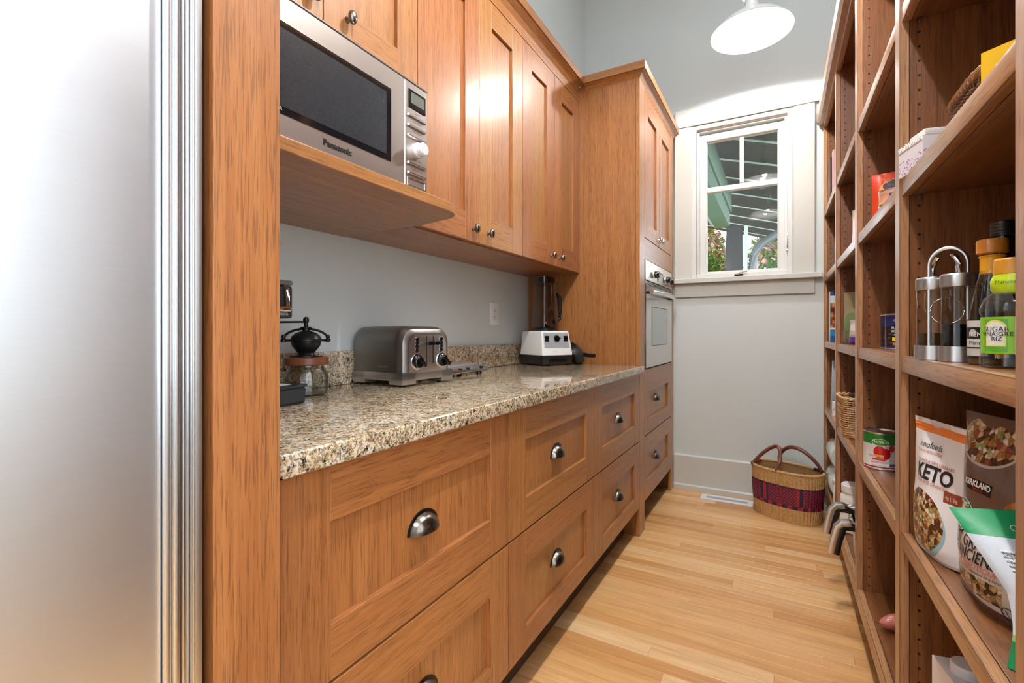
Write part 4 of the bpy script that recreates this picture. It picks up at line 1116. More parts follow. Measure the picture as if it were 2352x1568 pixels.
def label_band(th, r, z0, z1, a0, span, mat, name='label'):
    mb = MB(); mb.grid(lambda u, v: (r * cos(a0 - span / 2 + span * u), r * sin(a0 - span / 2 + span * u), z0 + (z1 - z0) * v), 40, 2)
    return mb.build(name, mat, th, smooth=True, fixn=False)
lb = label_band(vb, .0370, .022, .0765, A0, 4.6, lab)
for s, size, z, a in (('SUGAR', .010, .058, -.84), ('VINAIGRE', .009, .051, -.84), ('RIZ', .009, .044, -.80)):
    letters(s, size, around(.0372, (0, 0, 0), A0 + a + .0, z), dk, vb, cut=.005)
MB().lathe([(.0225, .112), (.0260, .118), (.0265, .130), (.0225, .141)], seg=32).build('seal', lm, vb, smooth=True)
letters('Marukan', .008, around(.0268, (0, 0, 0), A0 - .6, .128), plain('seal_green', srgb(60, 120, 60), .4), vb, cut=.004)
MB().lathe([(.0205, .139), (.0235, .141), (.0235, .161), (.0215, .164), (0, .164)], seg=36).build('cap', ye, vb, smooth=True, ang=30)
mb_ = bottle('mirin_bottle', 'tall clear sauce bottle with black label and amber flip cap', (.306, 1.068, S3),
             [(.027, .0005), (.030, .004), (.030, .060), (.0285, .085), (.021, .125), (.0155, .150), (.0140, .165), (.0140, .182)], ['jar'], [0] * 7,
             [(0, .003), (.0275, .003), (.0275, .020), (0, .020)], plain('soy_sauce', srgb(120, 84, 20), .1))
A1 = math.atan2(-1.068, -.306)
lab = print_mat('sauce_label', srgb(30, 28, 30), [('rect', .16, .80, .46, .97, srgb(206, 204, 200)), ('rect', .16, .30, .46, .50, srgb(214, 210, 204)), ('rect', .16, .08, .46, .26, srgb(200, 196, 190)), ('rect', .52, .05, .66, .35, srgb(226, 150, 60)), ('rect', .56, .42, .66, .52, srgb(220, 218, 214)), ('ell', .30, .66, .05, .09, srgb(190, 186, 180))], rough=.35)
label_band(mb_, .0306, .010, .075, A1, 4.2, lab)
letters('ITEN', .010, around(.0309, (0, 0, 0), A1 - .7, .050), wp, mb_, cut=.004); letters('Mirin', .010, around(.0309, (0, 0, 0), A1 - .7, .036), dk, mb_, cut=.004); letters('10.', .008, around(.0309, (0, 0, 0), A1 + .2, .014), wp, mb_, cut=.004)
MB().lathe([(.0145, .150), (.0150, .152), (.0150, .176), (.0175, .178), (.0150, .180)], seg=28).build('neck_band', plain('yellow_band', srgb(236, 170, 30), .35), mb_, smooth=True, ang=30)
MB().lathe([(.0150, .182), (.0195, .184), (.0195, .203), (.0180, .206), (0, .206)], seg=32).build('cap', plain('amber_cap', srgb(196, 122, 40), .3), mb_, smooth=True, ang=30)
wb_ = bottle('dark_bottle', 'dark glass bottle with black ridged cap behind the sauce bottles', (.358, 1.195, S3),
             [(.036, .0005), (.040, .005), (.040, .130), (.036, .150), (.020, .185), (.0155, .200), (.0155, .228)], [plain('dark_bottle_glass', srgb(16, 15, 12), .07)], [0] * 6)
MB().lathe([(.0160, .2285), (.0185, .229)] + [(.0185 + .0007 * (k % 2), .231 + k * .0028) for k in range(8)] + [(.0185, .254), (.017, .256), (0, .256)], seg=36).build('cap', 'black', wb_, smooth=True, ang=25)

# ------------------------------------------------------------------ bottom: carton in the near bay, sweet potato in the second
cn = thing('milk_carton', 'white drink carton with wide round cap on the lowest shelf', 'carton', (.312, 1.205, S5), RAD(-80))
pm = print_mat('carton_print', srgb(226, 222, 224), [('rect', .70, .60, .95, .95, srgb(206, 200, 206)), ('ell', .18, .62, .12, .10, srgb(140, 90, 70)), ('rect', .62, .30, .92, .55, 'smallprint')], rough=.4)
carton(cn, .095, .072, .256, [pm, pm, plain('carton_top', srgb(226, 224, 226), .4)])
mb = MB().lathe([(.020, .2565), (.026, .257), (.026, .273), (.024, .276), (0, .276)], (0, 0, 0), 36); mb.build('cap', plain('carton_cap', srgb(222, 222, 226), .35), cn, smooth=True, ang=30)
letters('Silk', .030, flat_front(-.036, -.024, .165), plain('carton_violet', srgb(110, 92, 150), .4), cn, shear=.25); letters('almond', .014, flat_front(-.036, -.022, .135), plain('carton_brown', srgb(130, 84, 62), .4), cn)
sp = MB()
sp.grid(lambda u, v: ((v - .5) * .15, (.026 * sin(pi * v) ** .6 + .001) * cos(2 * pi * u) + .008 * sin(3 * v), .028 + (.027 * sin(pi * v) ** .6 + .001) * sin(2 * pi * u)), 20, 16, cu=True)
sp.xf(Matrix.Translation((.335, 1.815, S5 + .0005)) @ Matrix.Rotation(RAD(18), 4, 'Z'))
def skin_m():
    t = NT('pink_root_skin'); n = t.noise(t.coord(scale=(60, 60, 60)), 1, 4); t.bs(color=t.ramp(n, [(.3, srgb(158, 76, 66)), (.7, srgb(206, 124, 108))]), rough=.3); return t.m
so = sp.build('sweet_potato', skin_m(), smooth=True, ang=80); tag(so, 'pink sweet potato lying on the lowest shelf of the second bay', 'vegetable')
MB().tube([(.265, 1.792, S5 + .026), (.256, 1.790, S5 + .030), (.250, 1.786, S5 + .036)], .003, 6).build('stem_end', plain('root_tip', srgb(150, 90, 60), .6), so, world=True, smooth=True)

# ------------------------------------------------------------------ second bay: tomato cans, bean cans, tins and packet
tl = print_mat('tomato_label', srgb(222, 218, 216), [('rect', 0, .70, 1, 1.0, srgb(28, 128, 50)), ('rect', 0, .02, 1, .06, srgb(180, 40, 40)), ('ell', .665, .48, .055, .18, srgb(200, 30, 40)), ('ell', .72, .44, .04, .16, srgb(186, 24, 36)), ('ell', .67, .76, .075, .11, srgb(230, 232, 220)), ('ell', .67, .76, .070, .095, srgb(70, 150, 60)),
                                               ('rect', .62, .34, .70, .40, srgb(232, 206, 40)), ('ell', .775, .60, .03, .10, srgb(190, 40, 50)), ('rect', .75, .08, .83, .16, srgb(70, 90, 140)), ('rect', .60, .24, .72, .30, srgb(210, 70, 80))], rough=.25, spec=.6)
AV = lambda x, y: math.atan2(-y, -x)
for i, (x, y, lb) in enumerate(((.301, 2.003, 'large tomato can with green and red label on the second bay shelf'), (.405, 1.955, 'large tomato can half hidden behind the white granola bag'))):
    th = thing('tomato_can', lb, 'can', (x, y, S4), AV(x, y) - 2 * pi * .68, group='tomato cans')
    tin(th, .0495, .122, tl)
    for s, size, z, a, m in (('Marzano', .013, .093, .67, wp), ('CUORE DI CUORI', .0075, .046, .66, plain('can_red', srgb(150, 20, 30), .4)), ('tomates', .012, .037, .665, plain('can_rose', srgb(196, 60, 70), .4)), ('pomodori', .012, .027, .67, plain('can_rose2', srgb(196, 60, 70), .4)), ('28 FL OZ (796 ml)', .006, .013, .68, dk)):
        letters(s, size, around(.0497, (0, 0, 0), 2 * pi * a, z), m, th, cut=.006)
blm = print_mat('bean_label', srgb(34, 36, 92), [('rect', 0, .02, 1, .66, 'beans'), ('rect', .60, .34, .70, .70, srgb(14, 14, 18)), ('rect', .60, .22, .70, .33, srgb(232, 200, 30)), ('rect', .605, .09, .695, .19, srgb(150, 110, 80)), ('ell', .65, .84, .04, .05, srgb(96, 120, 180)), ('rect', 0, 0, 1, .05, srgb(30, 32, 86))], rough=.25)
for i, (x, y, lb) in enumerate(((.3305, 1.895, 'front dark blue bean can with yellow patch'), (.3320, 1.978, 'rear dark blue bean can beside the shelf upright'))):
    th = thing('bean_can', lb, 'can', (x, y, S3), AV(x, y) - 2 * pi * .68, group='blue bean cans')
    tin(th, .0370, .112, blm)
    for s, size, z in (('BLACK', .009, .068), ('BEANS', .009, .057), ('NOIRS', .007, .046)): letters(s, size, around(.0372, (0, 0, 0), 2 * pi * .65, z), wp, th, cut=.004)
pk = thing('noodle_packet', 'orange red packet standing behind the round tins', 'packet', (.330, 1.935, S2), RAD(-12))
pm = print_mat('packet_print', srgb(206, 62, 30), [('ell', .45, .62, .32, .26, srgb(232, 132, 40)), ('ell', .42, .74, .20, .10, srgb(70, 50, 60)), ('ell', .42, .60, .16, .06, srgb(90, 50, 40)), ('rect', .55, .55, 1, 1, srgb(188, 130, 60))], rough=.3)
pouch(pk, .13, .172, .030, pm, plain('packet_back', srgb(196, 70, 40), .35), seed=5, name='packet')
for s, size, cx, cz in (('辛', .04, .40, .74), ('ラーメン', .02, .42, .60)): letters(s, size, lambda a, b, cx=cx, cz=cz: ((cx - .5) * .13 + a, -.019, cz * .172 + b), dk, pk)
tnm = print_mat('tin_print', srgb(214, 150, 128), [('rect', 0, .80, 1, 1, srgb(226, 176, 152)), ('rect', .60, .20, .63, .72, srgb(60, 60, 130)), ('rect', .66, .25, .72, .33, srgb(60, 60, 130)), ('rect', .70, .2, .72, .7, srgb(60, 60, 130)), ('rect', .0, .0, 1, .10, srgb(220, 170, 60))], rough=.22, spec=.6)
for x, y, z, lb in ((.313, 1.852, S2, 'lower pink round tin of the stacked pair'), (.314, 1.853, S2 + .0465, 'upper pink round tin of the stacked pair'), (.372, 1.775, S2, 'bottom pink tin of the right hand stack'), (.372, 1.776, S2 + .0465, 'middle pink tin of the right hand stack'), (.371, 1.776, S2 + .093, 'topmost pink tin of the right hand stack')):
    th = thing('round_tin', lb, 'tin', (x, y, z), AV(x, y) - 2 * pi * .66, group='pink round tins')
    tin(th, .042, .046, tnm, c=(0, 0, 0))

# ------------------------------------------------------------------ third bay
def pouch_thing(name, label, loc, rz, w, h, d, pm, bk, seed, cat='pouch', **k):
    th = thing(name, label, cat, loc, rz); r = pouch(th, w, h, d, pm, bk, seed=seed, **k); return th, r[1]
pm = print_mat('fig_bag_print', srgb(206, 176, 140), [('ell', .3, .52, .3, .2, srgb(214, 150, 126)), ('ell', .28, .22, .26, .16, srgb(196, 150, 130)), ('rect', .45, .05, 1, .48, srgb(70, 84, 70))], rough=.3, wr=.2)
pouch_thing('dried_fruit_bag', 'peach and beige dried fruit bag on the third bay shelf', (.325, 2.57, S2), RAD(-60), .14, .205, .05, pm, plain('fig_back', srgb(190, 160, 130), .4), 21, 'bag')
pm = print_mat('khaki_print', srgb(140, 128, 98), [('rect', 0, 0, 1, .5, srgb(94, 96, 66)), ('ell', .35, .42, .30, .18, srgb(108, 124, 80)), ('ell', .40, .84, .09, .05, srgb(120, 136, 84)), ('rect', .62, .55, .95, .66, srgb(70, 62, 74))], rough=.35, wr=.15)
th, ff = pouch_thing('seed_pouch', 'khaki green stand-up pouch beside the shelf upright', (.318, 2.64, S3), RAD(-50), .165, .240, .055, pm, plain('khaki_back', srgb(126, 116, 90), .4), 22)
letters('G', .03, on_pouch(ff, .165, .24, .80, .60), plain('khaki_text', srgb(60, 52, 66), .4), th, cut=.01)
pm = print_mat('oat_pouch_print', srgb(178, 164, 154), [('rect', 0, 0, 1, .30, srgb(88, 48, 130)), ('ell', .5, .72, .5, .18, srgb(200, 190, 180))], rough=.25, wr=.3)
pouch_thing('seed_pouch', 'low clear pouch of seeds with purple base in front of the khaki pouch', (.312, 2.548, S3), RAD(-55), .120, .110, .06, pm, plain('oat_back', srgb(150, 140, 140), .35), 23)
pm = print_mat('lilac_print', srgb(204, 176, 214), [('rect', 0, .0, 1, .35, srgb(226, 222, 230))], rough=.3)
pouch_thing('lilac_pouch', 'pale lilac pouch standing beside the clear seed pouch', (.362, 2.425, S3), RAD(-60), .12, .205, .05, pm, plain('lilac_back', srgb(200, 180, 210), .4), 24)
jr = thing('clear_jar', 'small empty clear jar at the shelf edge near the lilac pouch', 'jar', (.300, 2.330, S3))
MB().lathe([(0, .0005), (.026, .0005), (.030, .004), (.030, .060), (.026, .070), (.026, .078)], seg=28).build('glass', 'jar', jr, smooth=True, ang=45)
MB().lathe([(.0275, .074), (.0275, .088), (0, .089)], seg=28).build('lid', 'white_pl', jr, smooth=True, ang=30)

def wicker(name, label, loc, rz, w, d, h, cols, rows, group=None, strand=.0042, flare=1.12):
    th = thing(name, label, 'basket', loc, rz, group)
    def rect_pt(t, k):       # rounded rectangle outline, t in 0..1
        a = 2 * pi * t; c, s_ = cos(a), sin(a); q = 1.0 / (abs(c) ** 5 + abs(s_) ** 5) ** .2
        return w / 2 * k * q * c, d / 2 * k * q * s_
    nst = 44
    mb = MB()
    for r in range(rows):
        z = strand + (h - .012) * r / rows; k = 1 + (flare - 1) * r / rows
        pts = []
        for i in range(nst * 2):
            x, y = rect_pt(i / (nst * 2), k); s_ = 1 if ((i // 1 + r) % 2) else -1
            f_ = 1 + s_ * strand * .55 / (w / 2)
            pts.append((x * f_, y * f_, z + random.uniform(-.0006, .0006)))
        mb.tube(pts, strand * .62, 5, m=r % len(cols), closed=True)
    o = mb.build('weave', cols, th, smooth=True, ang=80); o['kind'] = 'stuff'
    mb = MB()
    for i in range(nst):
        x0, y0 = rect_pt(i / nst, 1.0); x1, y1 = rect_pt(i / nst, flare)
        mb.tube([(x0, y0, .001), (x1, y1, h - .004)], strand * .42, 5)
    mb.build('stakes', cols[0], th, smooth=True)['kind'] = 'stuff'
    for ph in (0, pi):
        pts = []
        for i in range(120):
            t = i / 120; x, y = rect_pt(t, flare); q = 2 * pi * 22 * t + ph
            pts.append((x * (1 + .006 * cos(q) / w), y * (1 + .006 * cos(q) / d), h - .004 + .0045 * sin(q)))
        MB().tube(pts, strand * 1.05, 6, closed=True).build('rim_braid', cols[-1], th, smooth=True)
    x, y = w / 2 - .006, d / 2 - .006
    MB().box(-x * .97, x * .97, -y * .97, y * .97, .0005, .004).build('bottom', cols[0], th)
    return th
wk = [plain('willow_tan', srgb(190, 142, 92), .5), plain('willow_light', srgb(214, 172, 122), .5), plain('willow_pale', srgb(206, 168, 122), .5)]
wicker('wicker_basket', 'small light wicker basket holding a clear bag', (.345, 2.575, S4), 0, .20, .20, .172, wk, 17)
def crumple(x, y, z, sx_, sy_, sz_, seed):
    rnd = random.Random(seed); ph = [rnd.uniform(0, 6) for _ in range(6)]
    def fn(u, v):
        a = 2 * pi * u; e = pi * (v - .5)
        r = 1 + .12 * sin(3 * a + ph[0] + 2 * v) + .09 * sin(5 * a + ph[1]) * cos(4 * e + ph[2]) + .05 * sin(11 * a + 9 * v)
        return (x + sx_ * r * cos(e) * cos(a), y + sy_ * r * cos(e) * sin(a), z + sz_ * r * (sin(e) + 1) / 2)
    return MB().grid(fn, 30, 14, cu=True)
cb = crumple(.345, 2.575, S4 + .010, .078, .078, .225, 4).build('plastic_bag', pane_mat('crumpled_clear_film', (.80, .80, .84, 1), 1.6), smooth=True, ang=50)
tag(cb, 'crumpled clear plastic bag inside the small wicker basket', 'bag')
jt = thing('spice_tin', 'small silver tin with blue label in front of the wicker basket', 'tin', (.300, 2.345, S4))
tin(jt, .030, .090, print_mat('spice_label', srgb(196, 192, 200), [('rect', 0, .45, 1, 1, srgb(66, 78, 140))], .3))

# supplement tub and twin basket fryer on the lowest shelf
tb = thing('supplement_tub', 'white plastic tub with green lettering on the lowest shelf', 'tub', (.300, 2.640, S5))
MB().lathe([(.052, .0005), (.056, .005), (.056, .150), (.052, .164), (.046, .172), (.046, .178)], seg=40).build('body', 'white_pl', tb, smooth=True, ang=40)
MB().lathe([(.049, .178), (.051, .180), (.051, .208), (.047, .214), (0, .215)], seg=40).build('lid', 'white_pl', tb, smooth=True, ang=30)
a0 = math.atan2(-2.64, -.30)
for s, size, z in (('Greens', .038, .118), ('plus', .030, .085), ('fibre', .020, .050)): letters(s, size, around(.0561, (0, 0, 0), a0, z), plain('tub_green', srgb(30, 120, 70), .4), tb, cut=.006)
fy = thing('deep_fryer', 'stainless twin-basket fryer with two bent steel handles overhanging the shelf', 'fryer', (.395, 2.31, S5))
mb = MB()
def fry(u, v):
    a = 2 * pi * u; c, s_ = cos(a), sin(a); q = 1.0 / (abs(c) ** 4 + abs(s_) ** 4) ** .25
    k = 1 + .05 * v; return (.128 * k * q * c, .170 * k * q * s_, .001 + .150 * v)
mb.grid(fry, 48, 6, cu=True); b = len(mb.v); mb.v += [fry(i / 48, 0) for i in range(48)]; mb.face([b + i for i in range(48)][::-1])
mb.build('body', 'steel_y', fy, smooth=True, ang=60)
mb = MB(); frustum(mb, -.128, .132, -.172, .172, .1515, -.105, .040, -.150, .150, .225); mb.build('lid', 'steel_y', fy, bev=.006, seg=2)
mb = MB()
for i in range(7):
    for j in range(4):
        t = .12 + .76 * j / 3; y = -.135 + .045 * i
        x = -.128 + (-.105 + .128) * t; z = .1515 + .0735 * t
        mb.lathe([(.0028, 0), (0, .0006)], (x - .0006, y, z), 8, 'X')
for j in range(6):
    t = .1 + .8 * j / 5
    mb.lathe([(.0026, 0), (0, .0006)], (-.118 + .03 * t, -.1735 + .02 * t, .160 + .05 * t), 8, 'Y')
mb.build('vent_holes', 'black', fy)['kind'] = 'stuff'
for y in (-.110, .100):
    path = [(-.120, y, .176), (-.160, y, .180), (-.185, y, .176), (-.200, y, .160), (-.212, y, .110), (-.222, y, .055)]
    hd = MB().tube(path, .01, 10, flat=(.0215, .0060), up=(0, 1, 0))
    hd = MB()
    def hpt(k): return path[k]
    n = len(path)
    for k, p in enumerate(path):
        a = Vector(path[min(k + 1, n - 1)]) - Vector(path[max(k - 1, 0)]); a.normalize(); nn = Vector((-a.z, 0, a.x))
        if k < 1: nn = Vector((0, 0, 1))
        for sy_, sn in ((-1, -1), (1, -1), (1, 1), (-1, 1)):
            q = Vector(p) + Vector((0, sy_ * .018, 0)) + nn * (sn * .0105); hd.v.append(tuple(q))
    for k in range(n - 1):
        for j in range(4): hd.face([k * 4 + j, k * 4 + (j + 1) % 4, (k + 1) * 4 + (j + 1) % 4, (k + 1) * 4 + j])
    hd.face([3, 2, 1, 0]); hd.face([(n - 1) * 4 + j for j in range(4)])
    o = hd.build('handle', 'steel_z', fy, bev=.004, seg=2)
    inner = [(p[0] + (.014 if k > 2 else .004), p[1] - .004, p[2] - (.014 if k < 4 else .002)) for k, p in enumerate(path)]
    MB().tube(inner[:], .006, 10, flat=(.0150, .0060), up=(0, 1, 0)).build('grip', 'black', o, smooth=True, ang=60)

# ------------------------------------------------------------------ fourth bay
bk = thing('cookbook', 'black hardback book on the highest visible shelf of the far bay', 'book', (.330, 3.085, S1))
MB().box(-.088, .08, -.018, .018, .0005, .200).build('cover', plain('black_cloth', srgb(26, 24, 26), .6), bk, bev=.002)
MB().box(-.082, .0805, -.014, .014, .004, .196).build('pages', plain('page_edges', srgb(224, 214, 196), .8), bk)
bk = thing('cookbook', 'pink and white book beside the black book in the far bay', 'book', (.334, 3.030, S1))
MB().box(-.086, .08, -.022, .022, .0005, .222).build('cover', print_mat('pink_book', srgb(226, 190, 190), [], .4), bk, bev=.002)
MB().box(-.0868, -.0862, -.010, .004, .02, .200).build('spine_label', plain('rose_spine', srgb(206, 110, 120), .5), bk)
gbt = bottle('green_bottle', 'dark green bottle on the far bay shelf beside the upright', (.290, 3.06, S2), [(.028, .0005), (.030, .004), (.030, .130), (.014, .170), (.013, .205)], [plain('dark_green_glass', srgb(22, 34, 30), .1)], [0] * 4)
MB().lathe([(.0145, .200), (.0155, .202), (.0155, .226), (0, .228)], seg=20).build('cap', plain('green_cap', srgb(50, 130, 60), .4), gbt, smooth=True, ang=30)
nb = thing('nut_box', 'blue box with a picture of mixed nuts in the far bay', 'box', (.312, 3.235, S3), RAD(0))
pm = print_mat('nut_box_print', srgb(26, 84, 140), [('rect', 0, .12, 1, .22, srgb(40, 130, 190)), ('rect', 0, .26, 1, .76, 'nuts'), ('rect', 0, .24, 1, .28, srgb(228, 228, 230)), ('rect', 0, .76, 1, .91, srgb(220, 224, 232)), ('rect', .3, .79, .9, .86, srgb(40, 70, 130))], rough=.3)
carton(nb, .120, .06, .285, [pm, plain('nut_box_side', srgb(196, 204, 214), .35), plain('nut_box_top', srgb(30, 100, 150), .35)])
letters('NUTS', .03, flat_front(-.030, .0, .236), plain('nut_blue', srgb(26, 60, 130), .4), nb)
tr = thing('baking_tray', 'tall grey tray leaning upright on the far bay shelf', 'tray', (.300, 3.19, S4), 0)
mb = MB().box(-.050, .10, -.006, .006, .0, .295); mb.v = [(p[0] + p[2] * .04, p[1] + p[2] * .10, p[2]) for p in mb.v]
mb.build('sheet', plain('grey_satin', srgb(150, 152, 156), .3, .5), tr, bev=.003, seg=2)
fb = thing('white_box', 'small white box in front of the grey leaning tray', 'box', (.305, 3.120, S4)); carton(fb, .10, .05, .075, [M['white_pl']] * 3)
MB().box(-.048, .048, -.0262, -.0254, .030, .040).build('printed_stripe', plain('stripe_grey', srgb(190, 190, 196), .5), fb)
tw_m = None
def towel_mat():
    t = NT('quilted_paper'); v = t.voro(t.coord(scale=(90, 90, 90)), 1.0, 'F1', 0); t.bs(color=srgb(226, 232, 228), rough=.7); t.bump(v, .6, .003); return t.m
tm_ = towel_mat()
for x, z, lb in ((.314, S5, 'lower paper towel roll wrapped in film in the far bay'), (.316, S5 + .1535, 'upper paper towel roll wrapped in film in the far bay')):
    th = thing('paper_towel_roll', lb, 'paper towel', (x, 3.20, z), group='paper towel rolls')
    mb = MB().lathe([(.020, -.118), (.070, -.118), (.0745, -.112), (.0745, .112), (.070, .118), (.020, .118)], (0, 0, .0755), 32, 'Y'); mb.build('roll', tm_, th, smooth=True, ang=40)
    mb = MB().lathe([(.030, -.1225), (.072, -.1215), (.0765, -.112), (.0768, .112), (.072, .1215), (.030, .1225)], (0, 0, .0772), 32, 'Y')
    mb.v = [(p[0] + .0009 * sin(p[1] * 150 + p[2] * 90), p[1], p[2] + .0008 * sin(p[1] * 110 + p[0] * 160)) for p in mb.v]
    mb.build('film_wrap', pane_mat('wrap_film', (.95, .97, .96, 1), 1.5), th, smooth=True, ang=50)
wc = thing('white_canister', 'tall white canister beside the far shelf upright', 'canister', (.290, 2.90, S5))
MB().lathe([(.048, .0005), (.050, .004), (.050, .132), (.046, .138)], seg=36).build('body', 'white_pl', wc, smooth=True, ang=40)
MB().lathe([(.0505, .136), (.0515, .138), (.0515, .156), (.048, .160), (0, .161)], seg=36).build('lid', plain('canister_lid', srgb(228, 226, 222), .4), wc, smooth=True, ang=30)

# ------------------------------------------------------------------ upper shelf of the near bay
nk = thing('napkin_pack', 'white pack with lavender print and frilled edge on the upper shelf', 'packet', (.270, 1.322, S2), RAD(-76))
pm = print_mat('lavender_print', srgb(236, 234, 242), [('rect', 0, 0, 1, .55, 'floral')], rough=.35)
carton(nk, .095, .046, .062, [pm, pm, M['white_pl']])
mb = MB()
for k in range(16):
    x = -.047 + k * .0058
    mb.v += [(x, -.024, .054), (x + .0058, -.024, .054), (x + .003, -.026, .064 + .0015 * (k % 3)), (x, -.020, .062), (x + .0058, -.020, .062)]
    b = k * 5; mb.face((b, b + 1, b + 2)); mb.face((b + 1, b + 4, b + 2)); mb.face((b + 4, b + 3, b + 2)); mb.face((b + 3, b, b + 2))
mb.build('frilled_edge', 'white_pl', nk)
MB().box(-.010, .048, -.020, .022, .0625, .076).build('lid_flap', 'white_pl', nk, bev=.003, seg=2)
wk2 = [plain('brown_willow', srgb(120, 80, 48), .4), plain('dark_willow', srgb(92, 60, 36), .4), plain('rim_willow', srgb(168, 126, 84), .4)]
wicker('wicker_basket', 'brown wicker basket on the upper shelf of the near bay', (.408, 1.182, S2), 0, .195, .200, .108, wk2, 11, strand=.0048)
yb = thing('tea_box', 'yellow and white box standing beside the brown wicker basket', 'box', (.322, 1.020, S2 + .0004), RAD(-40))
pm = print_mat('tea_print', srgb(240, 238, 230), [('rect', 0, .70, 1, 1, srgb(246, 196, 30)), ('rect', 0, 0, .25, 1, srgb(246, 196, 30)), ('rect', .5, .74, .8, .80, srgb(170, 90, 140)), ('rect', .3, .5, .8, .62, srgb(214, 214, 224))], rough=.35)
carton(yb, .070, .045, .098, [pm, plain('tea_side', srgb(232, 226, 204), .4), plain('tea_top', srgb(246, 200, 40), .4)])
MB().box(-.030, .030, -.004, .004, .0982, .0995).build('tuck_flap', plain('tea_flap', srgb(240, 190, 36), .4), yb)

# ------------------------------------------------------------------ market basket on the floor
mk = thing('market_basket', 'oval woven straw basket with red and navy band and leather handles', 'basket', (.042, 3.292, 0), RAD(-25))
A_, B_ = .190, .122; HB = .285
def bform(v): return .93 + .09 * v + .03 * sin(pi * v)
def bk_pt(u, v, inner=False):
    a = 2 * pi * u; k = bform(v) - (.045 if inner else 0)
    rip = 0 if inner else .0020 * sin(58 * a) * (.7 + .3 * sin(pi * 34 * v)) + .0010 * sin(2 * pi * 34 * v + 29 * a)
    q = 1.0 / (abs(cos(a)) ** 2.4 + abs(sin(a)) ** 2.4) ** (1 / 2.4)
    return ((A_ * k + rip) * q * cos(a), (B_ * k + rip) * q * sin(a), (.004 if inner else .0008) + HB * v)
def bcol(u, v):
    if v < .30 or v > .735: return 0
    a = (u * 24) % 1.0; row = int(v * 34)
    if v < .375: return 1 if int(u * 44) % 2 else 2
    if v > .70: return 2 if int(u * 174) % 2 else 3
    seg_ = (u * 6) % 1.0
    if seg_ < .24: return 1 if int(u * 66) % 2 else 2
    return 1 if (row + int(u * 174)) % 2 else 2
mb = MB(); mb.grid(bk_pt, 348, 68, cu=True, mf=bcol)
mb.grid(lambda u, v: bk_pt(-u, v, True), 120, 24, cu=True, mf=lambda u, v: bcol(-u % 1.0, v) if .3 < v < .74 else 4)
b = len(mb.v); mb.v += [bk_pt(i / 60, 0) for i in range(60)]; mb.face([b + i for i in range(60)][::-1])
b = len(mb.v); mb.v += [bk_pt(i / 60, 0.02, True) for i in range(60)]; mb.face([b + i for i in range(60)], 4)
def straw(nm, c1, c2):
    t = NT(nm); n = t.noise(t.coord(scale=(90, 90, 160)), 1, 4, .6); t.bs(color=t.ramp(n, [(.3, c1), (.7, c2)]), rough=.5); return t.m
M['straw'] = straw('natural_straw', srgb(168, 128, 78), srgb(212, 172, 116))
bm_ = [M['straw'], straw('red_straw', srgb(128, 20, 34), srgb(176, 36, 52)), straw('navy_straw', srgb(16, 18, 44), srgb(36, 40, 80)), straw('maroon_straw', srgb(60, 12, 34), srgb(96, 24, 48)), straw('inner_straw', srgb(140, 106, 66), srgb(184, 146, 98))]
mb.build('body', bm_, mk, smooth=True, ang=60, fixn=False)
def rim_pt(u):
    p = bk_pt(u, 1.0); return (p[0] * .985, p[1] * .985, HB + .002)
MB().tube([rim_pt(i / 90) for i in range(90)], .0085, 10, closed=True).build('rim', M['straw'], mk, smooth=True)
for a, b_, nm, c in ((.54, .62, 'rim_wrap', srgb(86, 104, 40)), (.44, .485, 'rim_wrap', srgb(168, 36, 44)), (.06, .16, 'rim_wrap', srgb(24, 30, 54)), (.49, .515, 'rim_wrap', srgb(214, 206, 196))):
    MB().tube([rim_pt(a + (b_ - a) * i / 14) for i in range(15)], .0098, 10).build(nm, plain('wrap_leather_%d' % int(a * 100), c, .4), mk, smooth=True)
lth = plain('brown_leather', srgb(112, 62, 46), .38)
def handle(u0, u1, hh, lean):
    p0, p1 = Vector(rim_pt(u0)), Vector(rim_pt(u1)); pts = []
    for i in range(25):
        t = i / 24; q = p0.lerp(p1, t); e = sin(pi * t) ** .62
        pts.append((q.x + lean[0] * e, q.y + lean[1] * e, q.z + hh * e))
    h_ = MB().tube(pts, [.0095 + .002 * sin(pi * i / 24) for i in range(25)], 10).build('handle', lth, mk, smooth=True)
    for p in (p0, p1): MB().tube([(p.x + .013 * cos(2 * pi * k / 16), p.y * 1.0 + .004, p.z - .002 + .015 * sin(2 * pi * k / 16)) for k in range(16)], .0032, 6, closed=True).build('straw_loop', M['straw'], h_, smooth=True)
handle(.58, .745, .125, (.05, .055)); handle(.10, .33, .120, (-.01, -.045))

# ================================================================== outside: covered porch and garden
pg = plain('pale_green_timber', srgb(196, 212, 202), .5); dkw = plain('dark_stained_boards', srgb(44, 38, 32), .7)
def slope(x): return 2.62 - .30 * min(x, 0) + .22 * max(x, 0)
pr = thing('porch_roof', 'dark boarded porch roof with pale battens outside the window', 'roof', (-.3, 6.2, 2.6))
for x0, x1 in ((-2.6, 0), (0, 1.6)):
    for k in range(13):
        y = 3.72 + k * .42
        b = MB(); b.v = [(x0, y, slope(x0) + .02), (x1, y, slope(x1) + .02), (x1, y + .417, slope(x1) + .02), (x0, y + .417, slope(x0) + .02), (x0, y, slope(x0) + .05), (x1, y, slope(x1) + .05), (x1, y + .417, slope(x1) + .05), (x0, y + .417, slope(x0) + .05)]
        for q in ((3, 2, 1, 0), (4, 5, 6, 7), (0, 1, 5, 4), (1, 2, 6, 5), (2, 3, 7, 6), (3, 0, 4, 7)): b.face(q)
        b.build('roof_board', dkw, pr, world=True)
